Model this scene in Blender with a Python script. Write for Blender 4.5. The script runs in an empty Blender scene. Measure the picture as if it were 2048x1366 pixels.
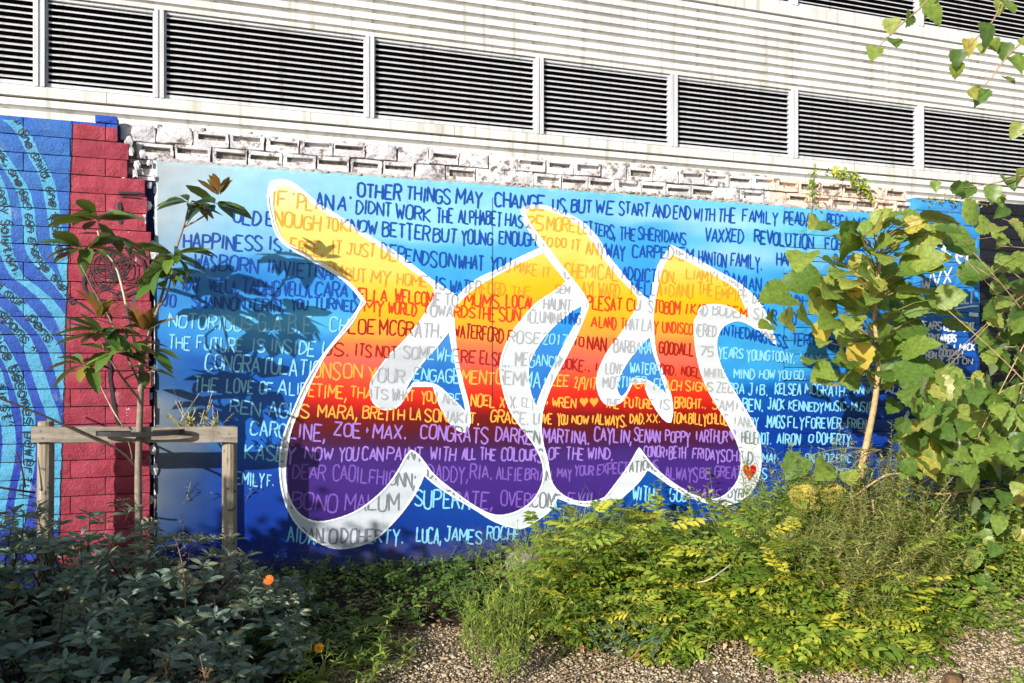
import bpy, math, random
import numpy as np
from mathutils import Vector, Matrix, noise
from mathutils.geometry import tessellate_polygon

random.seed(7)
rng = np.random.default_rng(7)
R_ = math.radians
scene = bpy.context.scene
COL = scene.collection

# ------------------------------------------------------------------ camera, sky, sun, exposure
FPX = 1600.0; HOR = 730.0; CX = 1024.0
TH = R_(18.0); CT, ST = math.cos(TH), math.sin(TH)
CAM = np.array([0.0, -5.6, 1.45])
cam_d = bpy.data.cameras.new('camera'); cam = bpy.data.objects.new('camera', cam_d); COL.objects.link(cam)
cam.location = CAM; cam.rotation_euler = (R_(90), 0, -TH)
cam_d.sensor_width = 36.0; cam_d.lens = 36.0 * FPX / 2048; cam_d.shift_y = (HOR - 683) / 2048
cam_d.clip_start = 0.05; cam_d.clip_end = 500
scene.camera = cam

SUN_EL, SUN_AZ = R_(18.5), R_(51.0)
SUNV = Vector((-math.sin(SUN_AZ) * math.cos(SUN_EL), -math.cos(SUN_AZ) * math.cos(SUN_EL), math.sin(SUN_EL)))
world = bpy.data.worlds.new('World'); scene.world = world; world.use_nodes = True
wn = world.node_tree; bg = wn.nodes['Background']
sky = wn.nodes.new('ShaderNodeTexSky'); sky.sky_type = 'NISHITA'; sky.sun_disc = False
sky.sun_elevation = SUN_EL; sky.sun_rotation = math.atan2(SUNV.x, SUNV.y)
wn.links.new(sky.outputs[0], bg.inputs[0]); bg.inputs[1].default_value = 0.105
sun_d = bpy.data.lights.new('sun', 'SUN'); sun = bpy.data.objects.new('sun', sun_d); COL.objects.link(sun)
sun_d.energy = 5.0; sun_d.angle = R_(0.5); sun_d.color = (1.0, 0.96, 0.89)
sun.rotation_euler = SUNV.to_track_quat('Z', 'Y').to_euler()
scene.view_settings.view_transform = 'Standard'; scene.view_settings.look = 'None'
scene.view_settings.exposure = 0.5; scene.view_settings.gamma = 1.0
scene.view_settings.use_curve_mapping = False

# ------------------------------------------------------------------ picture measure -> place
def rayd(px, py):
    fx = (px - CX) / FPX; fz = (HOR - py) / FPX
    return np.array([ST + fx * CT, CT - fx * ST, fz])
def W(px, py, d=0.0):                 # point on the vertical plane y = -d
    r = rayd(px, py); t = (-d - CAM[1]) / r[1]
    return CAM + t * r
def G(px, py, z=0.0):                 # point on the ground
    r = rayd(px, py); t = (z - CAM[2]) / r[2]
    return CAM + t * r
def ZP(px, py, Z):
    return CAM + Z * rayd(px, py)
def gx(px, d=0.0): return W(px, 730, d)[0]
def lin(c):
    return tuple(((v / 255.0) / 12.92 if v <= 10 else (((v / 255.0) + 0.055) / 1.055) ** 2.4) for v in c)
def alb(c, k=0.72): return tuple(v * k for v in lin(c))

# ------------------------------------------------------------------ objects
def tag(o, label=None, cat=None, group=None, kind=None):
    if label: o['label'] = label
    if cat: o['category'] = cat
    if group: o['group'] = group
    if kind: o['kind'] = kind
    return o
def empty(name, loc, label, cat, group=None):
    o = bpy.data.objects.new(name, None); COL.objects.link(o); o.location = Vector(loc); o.empty_display_size = .1
    return tag(o, label, cat, group)
def mesh(name, V, F, m=None, smooth=False, tint=None, colour=None):
    V = np.asarray(V, dtype=np.float32).reshape(-1, 3)
    me = bpy.data.meshes.new(name)
    if isinstance(F, np.ndarray):
        nf, k = F.shape
        me.vertices.add(len(V)); me.vertices.foreach_set('co', V.ravel())
        me.loops.add(nf * k); me.loops.foreach_set('vertex_index', F.astype(np.int32).ravel())
        me.polygons.add(nf); me.polygons.foreach_set('loop_start', np.arange(0, nf * k, k, dtype=np.int32))
        me.update(calc_edges=True)
    else:
        me.from_pydata(V.tolist(), [], F); me.update()
    if m: me.materials.append(m)
    if smooth: me.polygons.foreach_set('use_smooth', np.ones(len(me.polygons), dtype=bool))
    if tint is not None:
        a = me.attributes.new('tint', 'FLOAT', 'POINT'); a.data.foreach_set('value', np.asarray(tint, dtype=np.float32))
    if colour is not None:
        c = np.asarray(colour, dtype=np.float32).reshape(-1, 3)
        c4 = np.ones((len(c), 4), dtype=np.float32); c4[:, :3] = c
        a = me.color_attributes.new('paint', 'FLOAT_COLOR', 'POINT'); a.data.foreach_set('color', c4.ravel())
    return me
def link(name, me, parent=None, loc=None):
    o = bpy.data.objects.new(name, me); COL.objects.link(o)
    if parent is not None:
        o.parent = parent
        if loc is None: o.matrix_parent_inverse = Matrix.Translation(-parent.location)
    if loc is not None: o.location = Vector(loc)
    return o
def obj(name, V, F, m, parent=None, **k):          # vertices in world measure
    V = np.asarray(V, dtype=float).reshape(-1, 3)
    off = wl(parent) if parent is not None else V.mean(0)
    o = bpy.data.objects.new(name, mesh(name, V - off, F, m, **k)); COL.objects.link(o)
    if parent is not None: o.parent = parent
    else: o.location = off
    return o
def wl(o):
    p = np.array(o.location)
    while o.parent is not None:
        o = o.parent; p = p + np.array(o.location)
    return p
def basis(P, D, U, S=1.0):
    D = Vector(D).normalized(); U = Vector(U)
    Zv = (U - D * U.dot(D))
    if Zv.length < 1e-4: Zv = D.orthogonal()
    Zv.normalize(); X = D.cross(Zv)
    M = Matrix(((X.x * S, D.x * S, Zv.x * S, P[0]), (X.y * S, D.y * S, Zv.y * S, P[1]), (X.z * S, D.z * S, Zv.z * S, P[2]), (0, 0, 0, 1)))
    return M

def boxv(x0, x1, y0, y1, z0, z1):
    V = [(x0, y0, z0), (x1, y0, z0), (x1, y1, z0), (x0, y1, z0), (x0, y0, z1), (x1, y0, z1), (x1, y1, z1), (x0, y1, z1)]
    F = [(0, 3, 2, 1), (4, 5, 6, 7), (0, 1, 5, 4), (1, 2, 6, 5), (2, 3, 7, 6), (3, 0, 4, 7)]
    return V, F
class MB:
    def __init__(s): s.V = []; s.F = []
    def add(s, V, F):
        n = len(s.V); s.V += [tuple(v) for v in V]; s.F += [tuple(i + n for i in f) for f in F]
    def box(s, *a): s.add(*boxv(*a))
    def tube(s, pts, rad, sides=6, cap=True):
        pts = [Vector(p) for p in pts]; n = len(pts)
        if not hasattr(rad, '__len__'): rad = [rad] * n
        b = len(s.V); up = None
        for i, p in enumerate(pts):
            t = (pts[min(i + 1, n - 1)] - pts[max(i - 1, 0)])
            t = t.normalized() if t.length > 1e-9 else Vector((0, 0, 1))
            if up is None: up = t.orthogonal().normalized()
            up = (up - t * up.dot(t)); up = up.normalized() if up.length > 1e-6 else t.orthogonal().normalized()
            w = t.cross(up)
            for k in range(sides):
                a = 2 * math.pi * k / sides
                s.V.append(tuple(p + (up * math.cos(a) + w * math.sin(a)) * rad[i]))
        for i in range(n - 1):
            for k in range(sides):
                k2 = (k + 1) % sides
                s.F.append((b + i * sides + k, b + i * sides + k2, b + (i + 1) * sides + k2, b + (i + 1) * sides + k))
        if cap:
            s.F.append(tuple(b + k for k in range(sides))[::-1]); s.F.append(tuple(b + (n - 1) * sides + k for k in range(sides)))
    def obj(s, name, m, parent=None, **k): return obj(name, s.V, s.F, m, parent, **k)

# ------------------------------------------------------------------ materials
class NT:
    def __init__(s, name):
        s.m = bpy.data.materials.new(name); s.m.use_nodes = True; s.t = s.m.node_tree; s.n = s.t.nodes
        s.b = s.n['Principled BSDF']; s.out = s.n['Material Output']
    def new(s, ty, **kw):
        n = s.n.new(ty)
        for k, v in kw.items(): setattr(n, k, v)
        return n
    def l(s, a, b): s.t.links.new(a, b)
    def math(s, op, a, b=None, c=None, clamp=False):
        n = s.new('ShaderNodeMath', operation=op); n.use_clamp = clamp
        for i, v in enumerate((a, b, c)):
            if v is None: continue
            if isinstance(v, (int, float)): n.inputs[i].default_value = v
            else: s.l(v, n.inputs[i])
        return n.outputs[0]
    def pos(s):
        if not hasattr(s, '_pos'): s._pos = s.new('ShaderNodeNewGeometry')
        return s._pos.outputs['Position']
    def xyz(s):
        if not hasattr(s, '_xyz'):
            s._xyz = s.new('ShaderNodeSeparateXYZ'); s.l(s.pos(), s._xyz.inputs[0])
        return s._xyz.outputs
    def noise(s, scale, detail=4, rough=.6, vec=None, out='Fac'):
        n = s.new('ShaderNodeTexNoise'); n.inputs['Scale'].default_value = scale
        n.inputs['Detail'].default_value = detail; n.inputs['Roughness'].default_value = rough
        s.l(vec if vec is not None else s.pos(), n.inputs['Vector'])
        return n.outputs[out]
    def ramp(s, fac, stops, interp='LINEAR'):
        n = s.new('ShaderNodeValToRGB'); r = n.color_ramp; r.interpolation = interp
        while len(r.elements) < len(stops): r.elements.new(0.5)
        for e, (p, c) in zip(r.elements, stops):
            e.position = p; e.color = (*c, 1) if len(c) == 3 else c
        s.l(fac, n.inputs[0]); return n.outputs[0]
    def mix(s, fac, a, b, blend='MIX'):
        n = s.new('ShaderNodeMix', data_type='RGBA', blend_type=blend)
        if isinstance(fac, (int, float)): n.inputs[0].default_value = fac
        else: s.l(fac, n.inputs[0])
        for i, v in ((6, a), (7, b)):
            if isinstance(v, tuple): n.inputs[i].default_value = (*v[:3], 1)
            else: s.l(v, n.inputs[i])
        return n.outputs[2]
    def bump(s, h, dist=.002, strength=1.0, prev=None):
        n = s.new('ShaderNodeBump'); n.inputs['Distance'].default_value = dist; n.inputs['Strength'].default_value = strength
        s.l(h, n.inputs['Height'])
        if prev is not None: s.l(prev, n.inputs['Normal'])
        s.l(n.outputs[0], s.b.inputs['Normal']); return n.outputs[0]
    def col(s, c):
        if isinstance(c, tuple): s.b.inputs['Base Color'].default_value = (*c[:3], 1)
        else: s.l(c, s.b.inputs['Base Color'])
    def rough(s, r, spec=.3):
        s.b.inputs['Roughness'].default_value = r; s.b.inputs['Specular IOR Level'].default_value = spec
def bw(g): return (g, g, g)

def m_plain(name, c, rough=.7, spec=.3, var=.25, scale=8, bscale=60, bd=.001):
    n = NT(name); f = n.noise(scale, 5)
    n.col(n.mix(n.ramp(f, [(.3, bw(0)), (.7, bw(1))]), tuple(v * (1 - var) for v in c), tuple(min(1, v * (1 + var * .5)) for v in c)))
    n.rough(rough, spec)
    if bd: n.bump(n.noise(bscale, 3), bd)
    return n.m

def m_leaf(name, stops, under=None, rough=.5, trans=.35, spec=.4, veins=0.0):
    n = NT(name)
    at = n.new('ShaderNodeAttribute', attribute_name='tint'); oi = n.new('ShaderNodeObjectInfo')
    v = n.math('FRACT', n.math('ADD', at.outputs['Fac'], oi.outputs['Random']))
    c = n.ramp(v, stops)
    f = n.noise(45, 3)
    c = n.mix(n.ramp(f, [(.35, bw(0)), (.7, bw(1))]), c, n.mix(.5, c, (.0, .0, .0)), 'MIX') if veins else c
    if under is not None:
        g = n.new('ShaderNodeNewGeometry'); c = n.mix(g.outputs['Backfacing'], c, under)
    n.col(c); n.rough(rough, spec)
    tr = n.new('ShaderNodeBsdfTranslucent'); ms = n.new('ShaderNodeMixShader'); ms.inputs[0].default_value = trans
    n.l(n.mix(.35, c, (.55, .65, .05)), tr.inputs[0])
    n.l(n.b.outputs[0], ms.inputs[1]); n.l(tr.outputs[0], ms.inputs[2]); n.l(ms.outputs[0], n.out.inputs[0])
    n.bump(n.noise(70, 2), .001, .6)
    return n.m

def m_attr_paint(name, rough=.42, wear=.12):
    n = NT(name); at = n.new('ShaderNodeAttribute', attribute_name='paint')
    f = n.noise(3.0, 6, .65); f2 = n.noise(90, 3)
    c = n.mix(n.ramp(f, [(.35, bw(0)), (.65, bw(.18))]), at.outputs['Color'], (.9, .95, 1.0), 'SOFT_LIGHT')
    c = n.mix(n.ramp(f2, [(.28, bw(wear)), (.42, bw(0))]), c, (.02, .03, .06))
    z = n.xyz()[2]; sp = n.math('SUBTRACT', n.math('MULTIPLY', n.noise(9, 7, .75), .75), z)
    c = n.mix(n.ramp(sp, [(.12, bw(0)), (.34, bw(.6))]), c, (.09, .07, .05))
    mp = n.new('ShaderNodeMapping'); n.l(n.pos(), mp.inputs[0]); mp.inputs['Scale'].default_value = (26, 26, .9)
    c = n.mix(n.ramp(n.noise(1.0, 4, .6, vec=mp.outputs[0]), [(.60, bw(0)), (.78, bw(.22))]), c, n.mix(.6, c, (.05, .05, .06)))
    n.col(c); n.rough(rough, .35)
    n.bump(n.math('ADD', n.noise(140, 4, .7), n.math('MULTIPLY', n.noise(6, 3), 3)), .0012, .8)
    return n.m

# ---- white metal, dark interior, cladding
M_white = m_plain('white_coated_steel', (.64, .635, .615), .45, .4, .12, 1.5, 30, .0004)
M_clad = m_plain('white_profiled_cladding', (.67, .67, .665), .5, .35, .16, .8, 3, .002)
M_alu = m_plain('pale_grey_aluminium', (.56, .58, .62), .38, .5, .1, 3, 40, .0003)
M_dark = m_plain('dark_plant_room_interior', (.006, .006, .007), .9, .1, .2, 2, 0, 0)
for mm in (M_white, M_clad, M_alu):
    nt = mm.node_tree; b = nt.nodes['Principled BSDF']; src = b.inputs['Base Color'].links[0].from_socket
    g = nt.nodes.new('ShaderNodeNewGeometry'); mp = nt.nodes.new('ShaderNodeMapping'); mp.inputs['Scale'].default_value = (14, 14, .8); nt.links.new(g.outputs['Position'], mp.inputs[0])
    nz = nt.nodes.new('ShaderNodeTexNoise'); nz.inputs['Scale'].default_value = 1; nz.inputs['Detail'].default_value = 6; nt.links.new(mp.outputs[0], nz.inputs['Vector'])
    rp = nt.nodes.new('ShaderNodeValToRGB'); rp.color_ramp.elements[0].position = .52; rp.color_ramp.elements[0].color = (1, 1, 1, 1); rp.color_ramp.elements[1].position = .74; rp.color_ramp.elements[1].color = (.66, .64, .58, 1); nt.links.new(nz.outputs[0], rp.inputs[0])
    mx = nt.nodes.new('ShaderNodeMix'); mx.data_type = 'RGBA'; mx.blend_type = 'MULTIPLY'; mx.inputs[0].default_value = 1; nt.links.new(src, mx.inputs[6]); nt.links.new(rp.outputs[0], mx.inputs[7]); nt.links.new(mx.outputs[2], b.inputs['Base Color'])
M_screw = m_plain('weathered_screw_head', (.2, .19, .17), .5, .4)
M_seam = m_plain('grey_panel_seam', (.25, .25, .24), .8)  # plain grey of the flashing joints and sheet laps

# ================================================================== GROUND
def m_gravel():
    n = NT('gravel_ground')
    v = n.new('ShaderNodeTexVoronoi'); v.inputs['Scale'].default_value = 95; n.l(n.pos(), v.inputs['Vector'])
    c = n.ramp(n.noise(200, 2, out='Fac'), [(.3, (.15, .11, .065)), (.5, (.29, .22, .13)), (.7, (.44, .35, .22))])
    c = n.mix(n.ramp(n.noise(1.6, 4), [(.4, bw(0)), (.65, bw(.6))]), c, (.07, .055, .035))
    n.col(c); n.rough(.9, .2)
    n.bump(n.math('MULTIPLY', v.outputs['Distance'], -1), .006, 1.0)
    return n.m
def m_soil():
    n = NT('dark_garden_soil')
    n.col(n.ramp(n.noise(22, 6, .7), [(.3, (.012, .009, .006)), (.55, (.035, .026, .017)), (.75, (.085, .062, .04))]))
    n.rough(.95, .1); n.bump(n.noise(40, 6, .75), .02); return n.m
M_gravel, M_soil = m_gravel(), m_soil()

def grid(x0, x1, y0, y1, nx, ny, fz):
    xs = np.linspace(x0, x1, nx + 1); ys = np.linspace(y0, y1, ny + 1)
    X, Y = np.meshgrid(xs, ys); Zz = np.vectorize(fz)(X, Y)
    V = np.stack([X.ravel(), Y.ravel(), Zz.ravel()], 1)
    i = np.arange((nx + 1) * (ny + 1)).reshape(ny + 1, nx + 1)
    F = np.stack([i[:-1, :-1].ravel(), i[:-1, 1:].ravel(), i[1:, 1:].ravel(), i[1:, :-1].ravel()], 1)
    return V, F
V, F = grid(-60, 60, -60, 60, 40, 40, lambda x, y: -.02)
tag(obj('ground', V, F, M_gravel), 'pale gravel ground running up to the planting bed', None, None, 'structure')
def bed_edge(x):
    return float(np.interp(x, (-5, -1, 0, .4, .8, 1.2, 1.9, 3.1, 3.8, 4.4, 9), (-5, -3.2, -2.3, -1.7, -1.2, -1.6, -1.85, -2.25, -2.1, -1.8, -1.8))) - .07 * math.sin(x * 4.1) - .04 * math.sin(x * 11)
def bed_z(x, y):
    e = bed_edge(x); t = max(0.0, min(1.0, (y - e) / .35))
    return -.05 + t * .085 + .02 * noise.noise(Vector((x * 4, y * 4, 0))) * t
V, F = grid(-5, 9, -5.0, .0, 160, 70, bed_z)
tag(obj('soil_bed', V, F, M_soil, smooth=True), 'dark soil of the planting bed along the wall', None, None, 'structure')

# loose stones of the path
def stones():
    t = (1 + 5 ** .5) / 2
    iv = np.array([(-1, t, 0), (1, t, 0), (-1, -t, 0), (1, -t, 0), (0, -1, t), (0, 1, t), (0, -1, -t), (0, 1, -t), (t, 0, -1), (t, 0, 1), (-t, 0, -1), (-t, 0, 1)], float)
    iv /= np.linalg.norm(iv[0])
    fi = np.array([(0, 11, 5), (0, 5, 1), (0, 1, 7), (0, 7, 10), (0, 10, 11), (1, 5, 9), (5, 11, 4), (11, 10, 2), (10, 7, 6), (7, 1, 8), (3, 9, 4), (3, 4, 2), (3, 2, 6), (3, 6, 8), (3, 8, 9), (4, 9, 5), (2, 4, 11), (6, 2, 10), (8, 6, 7), (9, 8, 1)])
    P = []
    while len(P) < 20000:
        px = rng.uniform(640, 2150); py = 1160 + 240 * rng.random() ** .8
        p = G(px, py, -.015)
        # keep density even on the ground
        if rng.random() > ((py - 1100) / 300) ** -2 * .5 * 1.6 and py > 1250 and rng.random() < .2: continue
        if p[1] > bed_edge(p[0]) + .12 + .1 * rng.random(): continue
        if noise.noise(Vector((p[0] * 2.2, p[1] * 2.2, 5))) > .25 + .45 * rng.random(): continue
        P.append(p)
    P = np.array(P); n = len(P)
    sc = rng.uniform(.0028, .007, n) * (1 + .8 * (rng.random(n) < .10) + 1.2 * (rng.random(n) < .012))
    ax = np.stack([rng.uniform(.8, 1.5, n), rng.uniform(.7, 1.1, n), rng.uniform(.5, .8, n)], 1)
    an = rng.uniform(0, 6.28, n); c, s = np.cos(an), np.sin(an)
    V = iv[None] * (1 + rng.uniform(-.18, .18, (n, 12, 1))) * ax[:, None] * sc[:, None, None]
    X = V[..., 0] * c[:, None] - V[..., 1] * s[:, None]; Y = V[..., 0] * s[:, None] + V[..., 1] * c[:, None]
    V = np.stack([X, Y, V[..., 2]], 2) + P[:, None]
    V[..., 2] += rng.uniform(0, .006, (n, 1))
    F = (fi[None] + (np.arange(n) * 12)[:, None, None]).reshape(-1, 3)
    return V.reshape(-1, 3), F, np.repeat(rng.random(n), 12)
def m_stone():
    n = NT('gravel_stone'); at = n.new('ShaderNodeAttribute', attribute_name='tint')
    n.col(n.ramp(at.outputs['Fac'], [(0, (.08, .055, .03)), (.2, (.22, .155, .09)), (.45, (.38, .285, .165)), (.7, (.52, .41, .26)), (.88, (.32, .27, .22)), (1, (.68, .60, .46))]))
    n.rough(.8, .25); return n.m
V, F, T = stones()
tag(obj('gravel', V, F, m_stone(), tint=T), 'small tan and grey gravel stones of the path', 'gravel', None, 'stuff')

# ================================================================== BUILDING
DB = -4.0                                        # facade plane y = +4
def BX(px): return W(px, 730, DB)[0]
bld = empty('commercial_building', (2.0, 4.0, 0), 'white clad building with dark louvred bands rising behind the painted wall', 'building')
XL, XR = BX(-260), BX(2400)
PITCH = .1215
def cladding(z0, z1, name):
    prof = []; z = z0
    while z < z1 - 1e-6:
        for dz, y in ((0, 4.0), (.010, 3.968), (.052, 3.968), (.086, 3.968), (.094, 4.0)): pass
        zz = [z, z + .034, z + .106, z + .117]
        yy = [4.0, 3.93, 3.93, 4.0]
        for a, b in zip(zz, yy):
            if a <= z1: prof.append((a, b))
        z += PITCH
    prof.append((z1, 4.0))
    V = []; F = []
    xs = np.linspace(XL, XR, 14)
    for x in xs:
        for (zz, y) in prof: V.append((x, y + .0012 * math.sin(x * 3 + zz * 9), zz))
    k = len(prof)
    for i in range(len(xs) - 1):
        for j in range(k - 1): F.append((i * k + j, (i + 1) * k + j, (i + 1) * k + j + 1, i * k + j + 1))
    return obj(name, V, F, M_clad, bld)
cladding(.0, 4.255, 'cladding'); cladding(5.395, 6.37, 'cladding')
cladding(7.6, 8.6, 'cladding')
mb = MB(); mb.box(XL, XR, 4.05, 4.2, 0, 8.6); mb.box(XL, XR, 4.2, 9.0, 8.5, 8.6); mb.box(XL, XL + .1, 4.2, 9.0, 0, 8.5); mb.box(XR - .1, XR, 4.2, 9.0, 0, 8.5)
mb.obj('back_wall', M_dark, bld)
# flashings
for z0, z1, yf in ((4.262, 4.372, 3.915), (6.378, 6.535, 3.915)):
    mb = MB(); mb.add([(XL, yf, z0), (XR, yf, z0), (XR, yf, z1), (XL, yf, z1), (XL, 4.0, z1 + .012), (XR, 4.0, z1 + .012), (XL, 4.0, z0), (XR, 4.0, z0)],
                      [(0, 1, 2, 3), (3, 2, 5, 4), (6, 7, 1, 0)])
    mb.obj('flashing', M_white, bld)
mb = MB(); mb.box(XL, XR, 3.922, 3.998, 5.345, 5.392); mb.obj('head_trim', M_white, bld)
mb = MB(); mb.box(XL, XR, 3.922, 3.998, 7.55, 7.597); mb.obj('head_trim', M_white, bld)
for pxs in (215, 620, 905, 1240, 1460, 1700, 1935):
    x = BX(pxs); mb = MB(); mb.box(x, x + .006, 3.9135, 3.9145, 4.262, 4.372); mb.obj('flashing_joint', M_seam, bld)
sm = MB()
for pxs in (745, 1063, 1390, 1580, 1828, 430, 1950):
    x = BX(pxs)
    for r in range(0, 10):
        z = 5.395 + r * PITCH + .011
        if z > 6.36: break
        if random.random() < .8:
            xx = x + random.uniform(-.02, .02) + (r % 2) * .0
            sm.box(xx, xx + .022, 3.945, 3.97, z - .006, z + .010)
o = sm.obj('screw', M_screw, bld); tag(o, kind='stuff')
for pxs in (700, 1290, 1770, 260):
    x = BX(pxs); mb = MB(); mb.box(x, x + .004, 3.9280, 3.9288, 5.42, 6.36)
    mb.obj('sheet_lap', M_seam, bld)
# louvre bands
def band(z0, z1, pxs, nb):
    xs = [BX(p) for p in pxs]
    for a, b in zip(xs[:-1], xs[1:]):
        lv = bpy.data.objects.new('louvre_panel', None); COL.objects.link(lv); lv.parent = bld
        w = b - a - .1; xc = (a + b) / 2
        lv.location = Vector((xc, 4.0, z0)) - bld.location
        fr = MB(); h = z1 - z0; t = .03
        fr.box(-w / 2, w / 2, -.05, .0, -.004, .034); fr.box(-w / 2, w / 2, -.05, .0, h - .03, h)
        fr.box(-w / 2, -w / 2 + t * .6, -.05, 0, .0345, h - .0305); fr.box(w / 2 - t * .6, w / 2, -.05, 0, .0345, h - .0305)
        me = mesh('louvre_frame', fr.V, fr.F, M_alu); o = bpy.data.objects.new('louvre_frame', me); COL.objects.link(o); o.parent = lv
        hw = w / 2 - t * .6 - .001
        # blade: thin sloping slat with a folded front lip
        BV = [(-hw, -.045, -.004), (hw, -.045, -.004), (hw, -.047, .010), (-hw, -.047, .010), (-hw, -.043, .012), (hw, -.043, .012), (hw, .012, .040), (-hw, .012, .040), (-hw, .012, .037), (hw, .012, .037)]
        BF = [(0, 1, 2, 3), (3, 2, 5, 4), (4, 5, 6, 7), (7, 6, 9, 8), (8, 9, 1, 0)]
        bm = mesh('louvre_blade', BV, BF, M_alu)
        for k in range(nb):
            o = bpy.data.objects.new('louvre_blade', bm); COL.objects.link(o); o.parent = lv
            o.location = (0, 0, .034 + (k + .62) * (h - .064) / nb - .012)
    for x in xs:
        mm = MB(); mm.box(x - .048, x - .012, 3.905, 3.999, z0 - .02, z1 + .002); mm.box(x + .012, x + .048, 3.905, 3.999, z0 - .02, z1 + .002); mm.box(x - .012, x + .012, 3.92, 3.999, z0 - .02, z1 + .002)
        mm.obj('mullion', M_alu, bld)
band(4.392, 5.34, (-160, 83, 320, 738, 1075, 1342, 1582, 1833, 2110), 13)
band(6.555, 7.54, (1075, 1342, 1582, 1833, 2110), 13)

# ================================================================== LETTERS AND PAINT TOOLS
FONT = {'A': '00 26 40|12 32', 'B': '00 06 36 45 34 03|34 42 41 30 00', 'C': '45 36 16 05 01 10 30 41', 'D': '00 06 26 44 42 20 00',
 'E': '46 06 00 40|03 33', 'F': '46 06 00|03 33', 'G': '45 36 16 05 01 10 30 41 43 23', 'H': '00 06|40 46|03 43', 'I': '20 26', 'J': '01 10 20 31 36|16 46',
 'K': '00 06|46 03 40', 'L': '06 00 40', 'M': '00 06 22 46 40', 'N': '00 06 40 46', 'O': '16 05 01 10 30 41 45 36 16', 'P': '00 06 36 45 44 33 03',
 'R': '00 06 36 45 44 33 03|23 40', 'S': '45 36 16 05 04 42 41 30 10 01', 'T': '06 46|26 20', 'U': '06 01 10 30 41 46', 'V': '06 20 46', 'W': '06 10 24 30 46',
 'X': '06 40|46 00', 'Y': '06 23|46 23 2a', 'Z': '06 46 00 40', '0': '16 05 01 10 30 41 45 36 16', '1': '15 26 20', '2': '05 16 36 45 00 40', '5': '46 06 03 33 42 41 30 00',
 '7': '06 46 10', '9': '43 03 05 16 36 45 30', '+': '13 33|21 25', '.': '20 21', ',': '21 1a', "'": '25 26', '-': '03 33', '/': '0a 46', ';': '24 25|21 1a', '"': '14 16|34 36', '!': '26 22|20 21',
 'a': '43 34 14 03 01 10 30 42|44 40', 'b': '06 00|03 14 34 43 41 30 10 01', 'c': '43 34 14 03 01 10 30 41', 'd': '46 40|43 34 14 03 01 10 30 41', 'e': '02 42 43 34 14 03 01 10 30 41',
 'f': '46 36 25 20|04 34', 'g': '43 34 14 03 02 11 31 42|44 4a 3b 1b', 'h': '06 00|03 14 34 43 40', 'i': '20 24|25 26', 'k': '06 00|44 02 40', 'l': '26 20', 'm': '00 04|03 14 23 20|23 34 43 40',
 'n': '00 04|03 14 34 43 40', 'o': '14 03 01 10 30 41 43 34 14', 'p': '04 0b|03 14 34 43 41 30 10 01', 'r': '00 04|03 14 34', 's': '43 34 14 03 41 30 10 01', 't': '26 21 30 40|04 44',
 'u': '04 01 10 30 41|44 40', 'w': '04 10 23 30 44', 'y': '04 20|44 0b'}
def adv(ch):
    if ch in "I.,'il;!": return 2.0
    if ch in 'MWmw': return 5.0
    return 4.2 if ch != ' ' else 2.6
def gdig(c): return {'a': -1.4, 'b': -2.6}.get(c, None) if c in 'ab' else float(c)
def smooth_line(pts, closed=False, lim=.45, it=2):
    pts = [np.array(p, float) for p in pts]
    for _ in range(it):
        n = len(pts); out = []
        for i, p in enumerate(pts):
            if not closed and i in (0, n - 1): out.append(p); continue
            a, b = pts[i - 1], pts[(i + 1) % n]
            u, v = p - a, b - p; lu, lv = np.linalg.norm(u), np.linalg.norm(v)
            if lu < 1e-6 or lv < 1e-6: out.append(p); continue
            cosang = float(u @ v) / (lu * lv)
            if cosang > lim: out += [p - u * .25, p + v * .25]
            else: out.append(p)
        pts = out
    return pts
def resample(pts, step):
    out = [pts[0]]
    for a, b in zip(pts[:-1], pts[1:]):
        L = np.linalg.norm(b - a); k = max(1, int(math.ceil(L / step)))
        for j in range(1, k + 1): out.append(a + (b - a) * j / k)
    return out
def word_strokes(text, x0, x1, y0, y1, h, slant=.1, jit=1.0):
    tot = sum(adv(c) for c in text) + .9 * (len(text) - 1)
    sx = (x1 - x0) / tot; sy = h / 6.0; res = []; cx = 0.0
    for ch in text:
        a = adv(ch)
        if ch in FONT:
            jx, jy, js = random.uniform(-.15, .15) * jit, random.uniform(-.35, .35) * jit, random.uniform(.9, 1.14) if jit else 1
            sl = slant + random.uniform(-.07, .07) * jit
            wsc = (a if a > 4.1 else (4.0 if ch not in "I.,'il;!" else 3.2)) / 4.2
            for st in FONT[ch].split('|'):
                pts = []
                for q in st.split():
                    gx_, gy_ = float(q[0]), gdig(q[1])
                    if a == 2.0: gx_ -= 1.0
                    gx_ += random.uniform(-.16, .16) * jit; gy_ += random.uniform(-.16, .16) * jit
                    u = cx + (gx_ * wsc + jx) + gy_ * sl; v = (gy_ - 3) * js + jy
                    X = x0 + u * sx; t = min(1, max(0, (X - x0) / (x1 - x0)))
                    pts.append((X, y0 + (y1 - y0) * t - v * sy))
                res.append(smooth_line(pts, lim=.3, it=2 if len(pts) > 3 else 0))
        cx += a + .9
    return res
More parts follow.
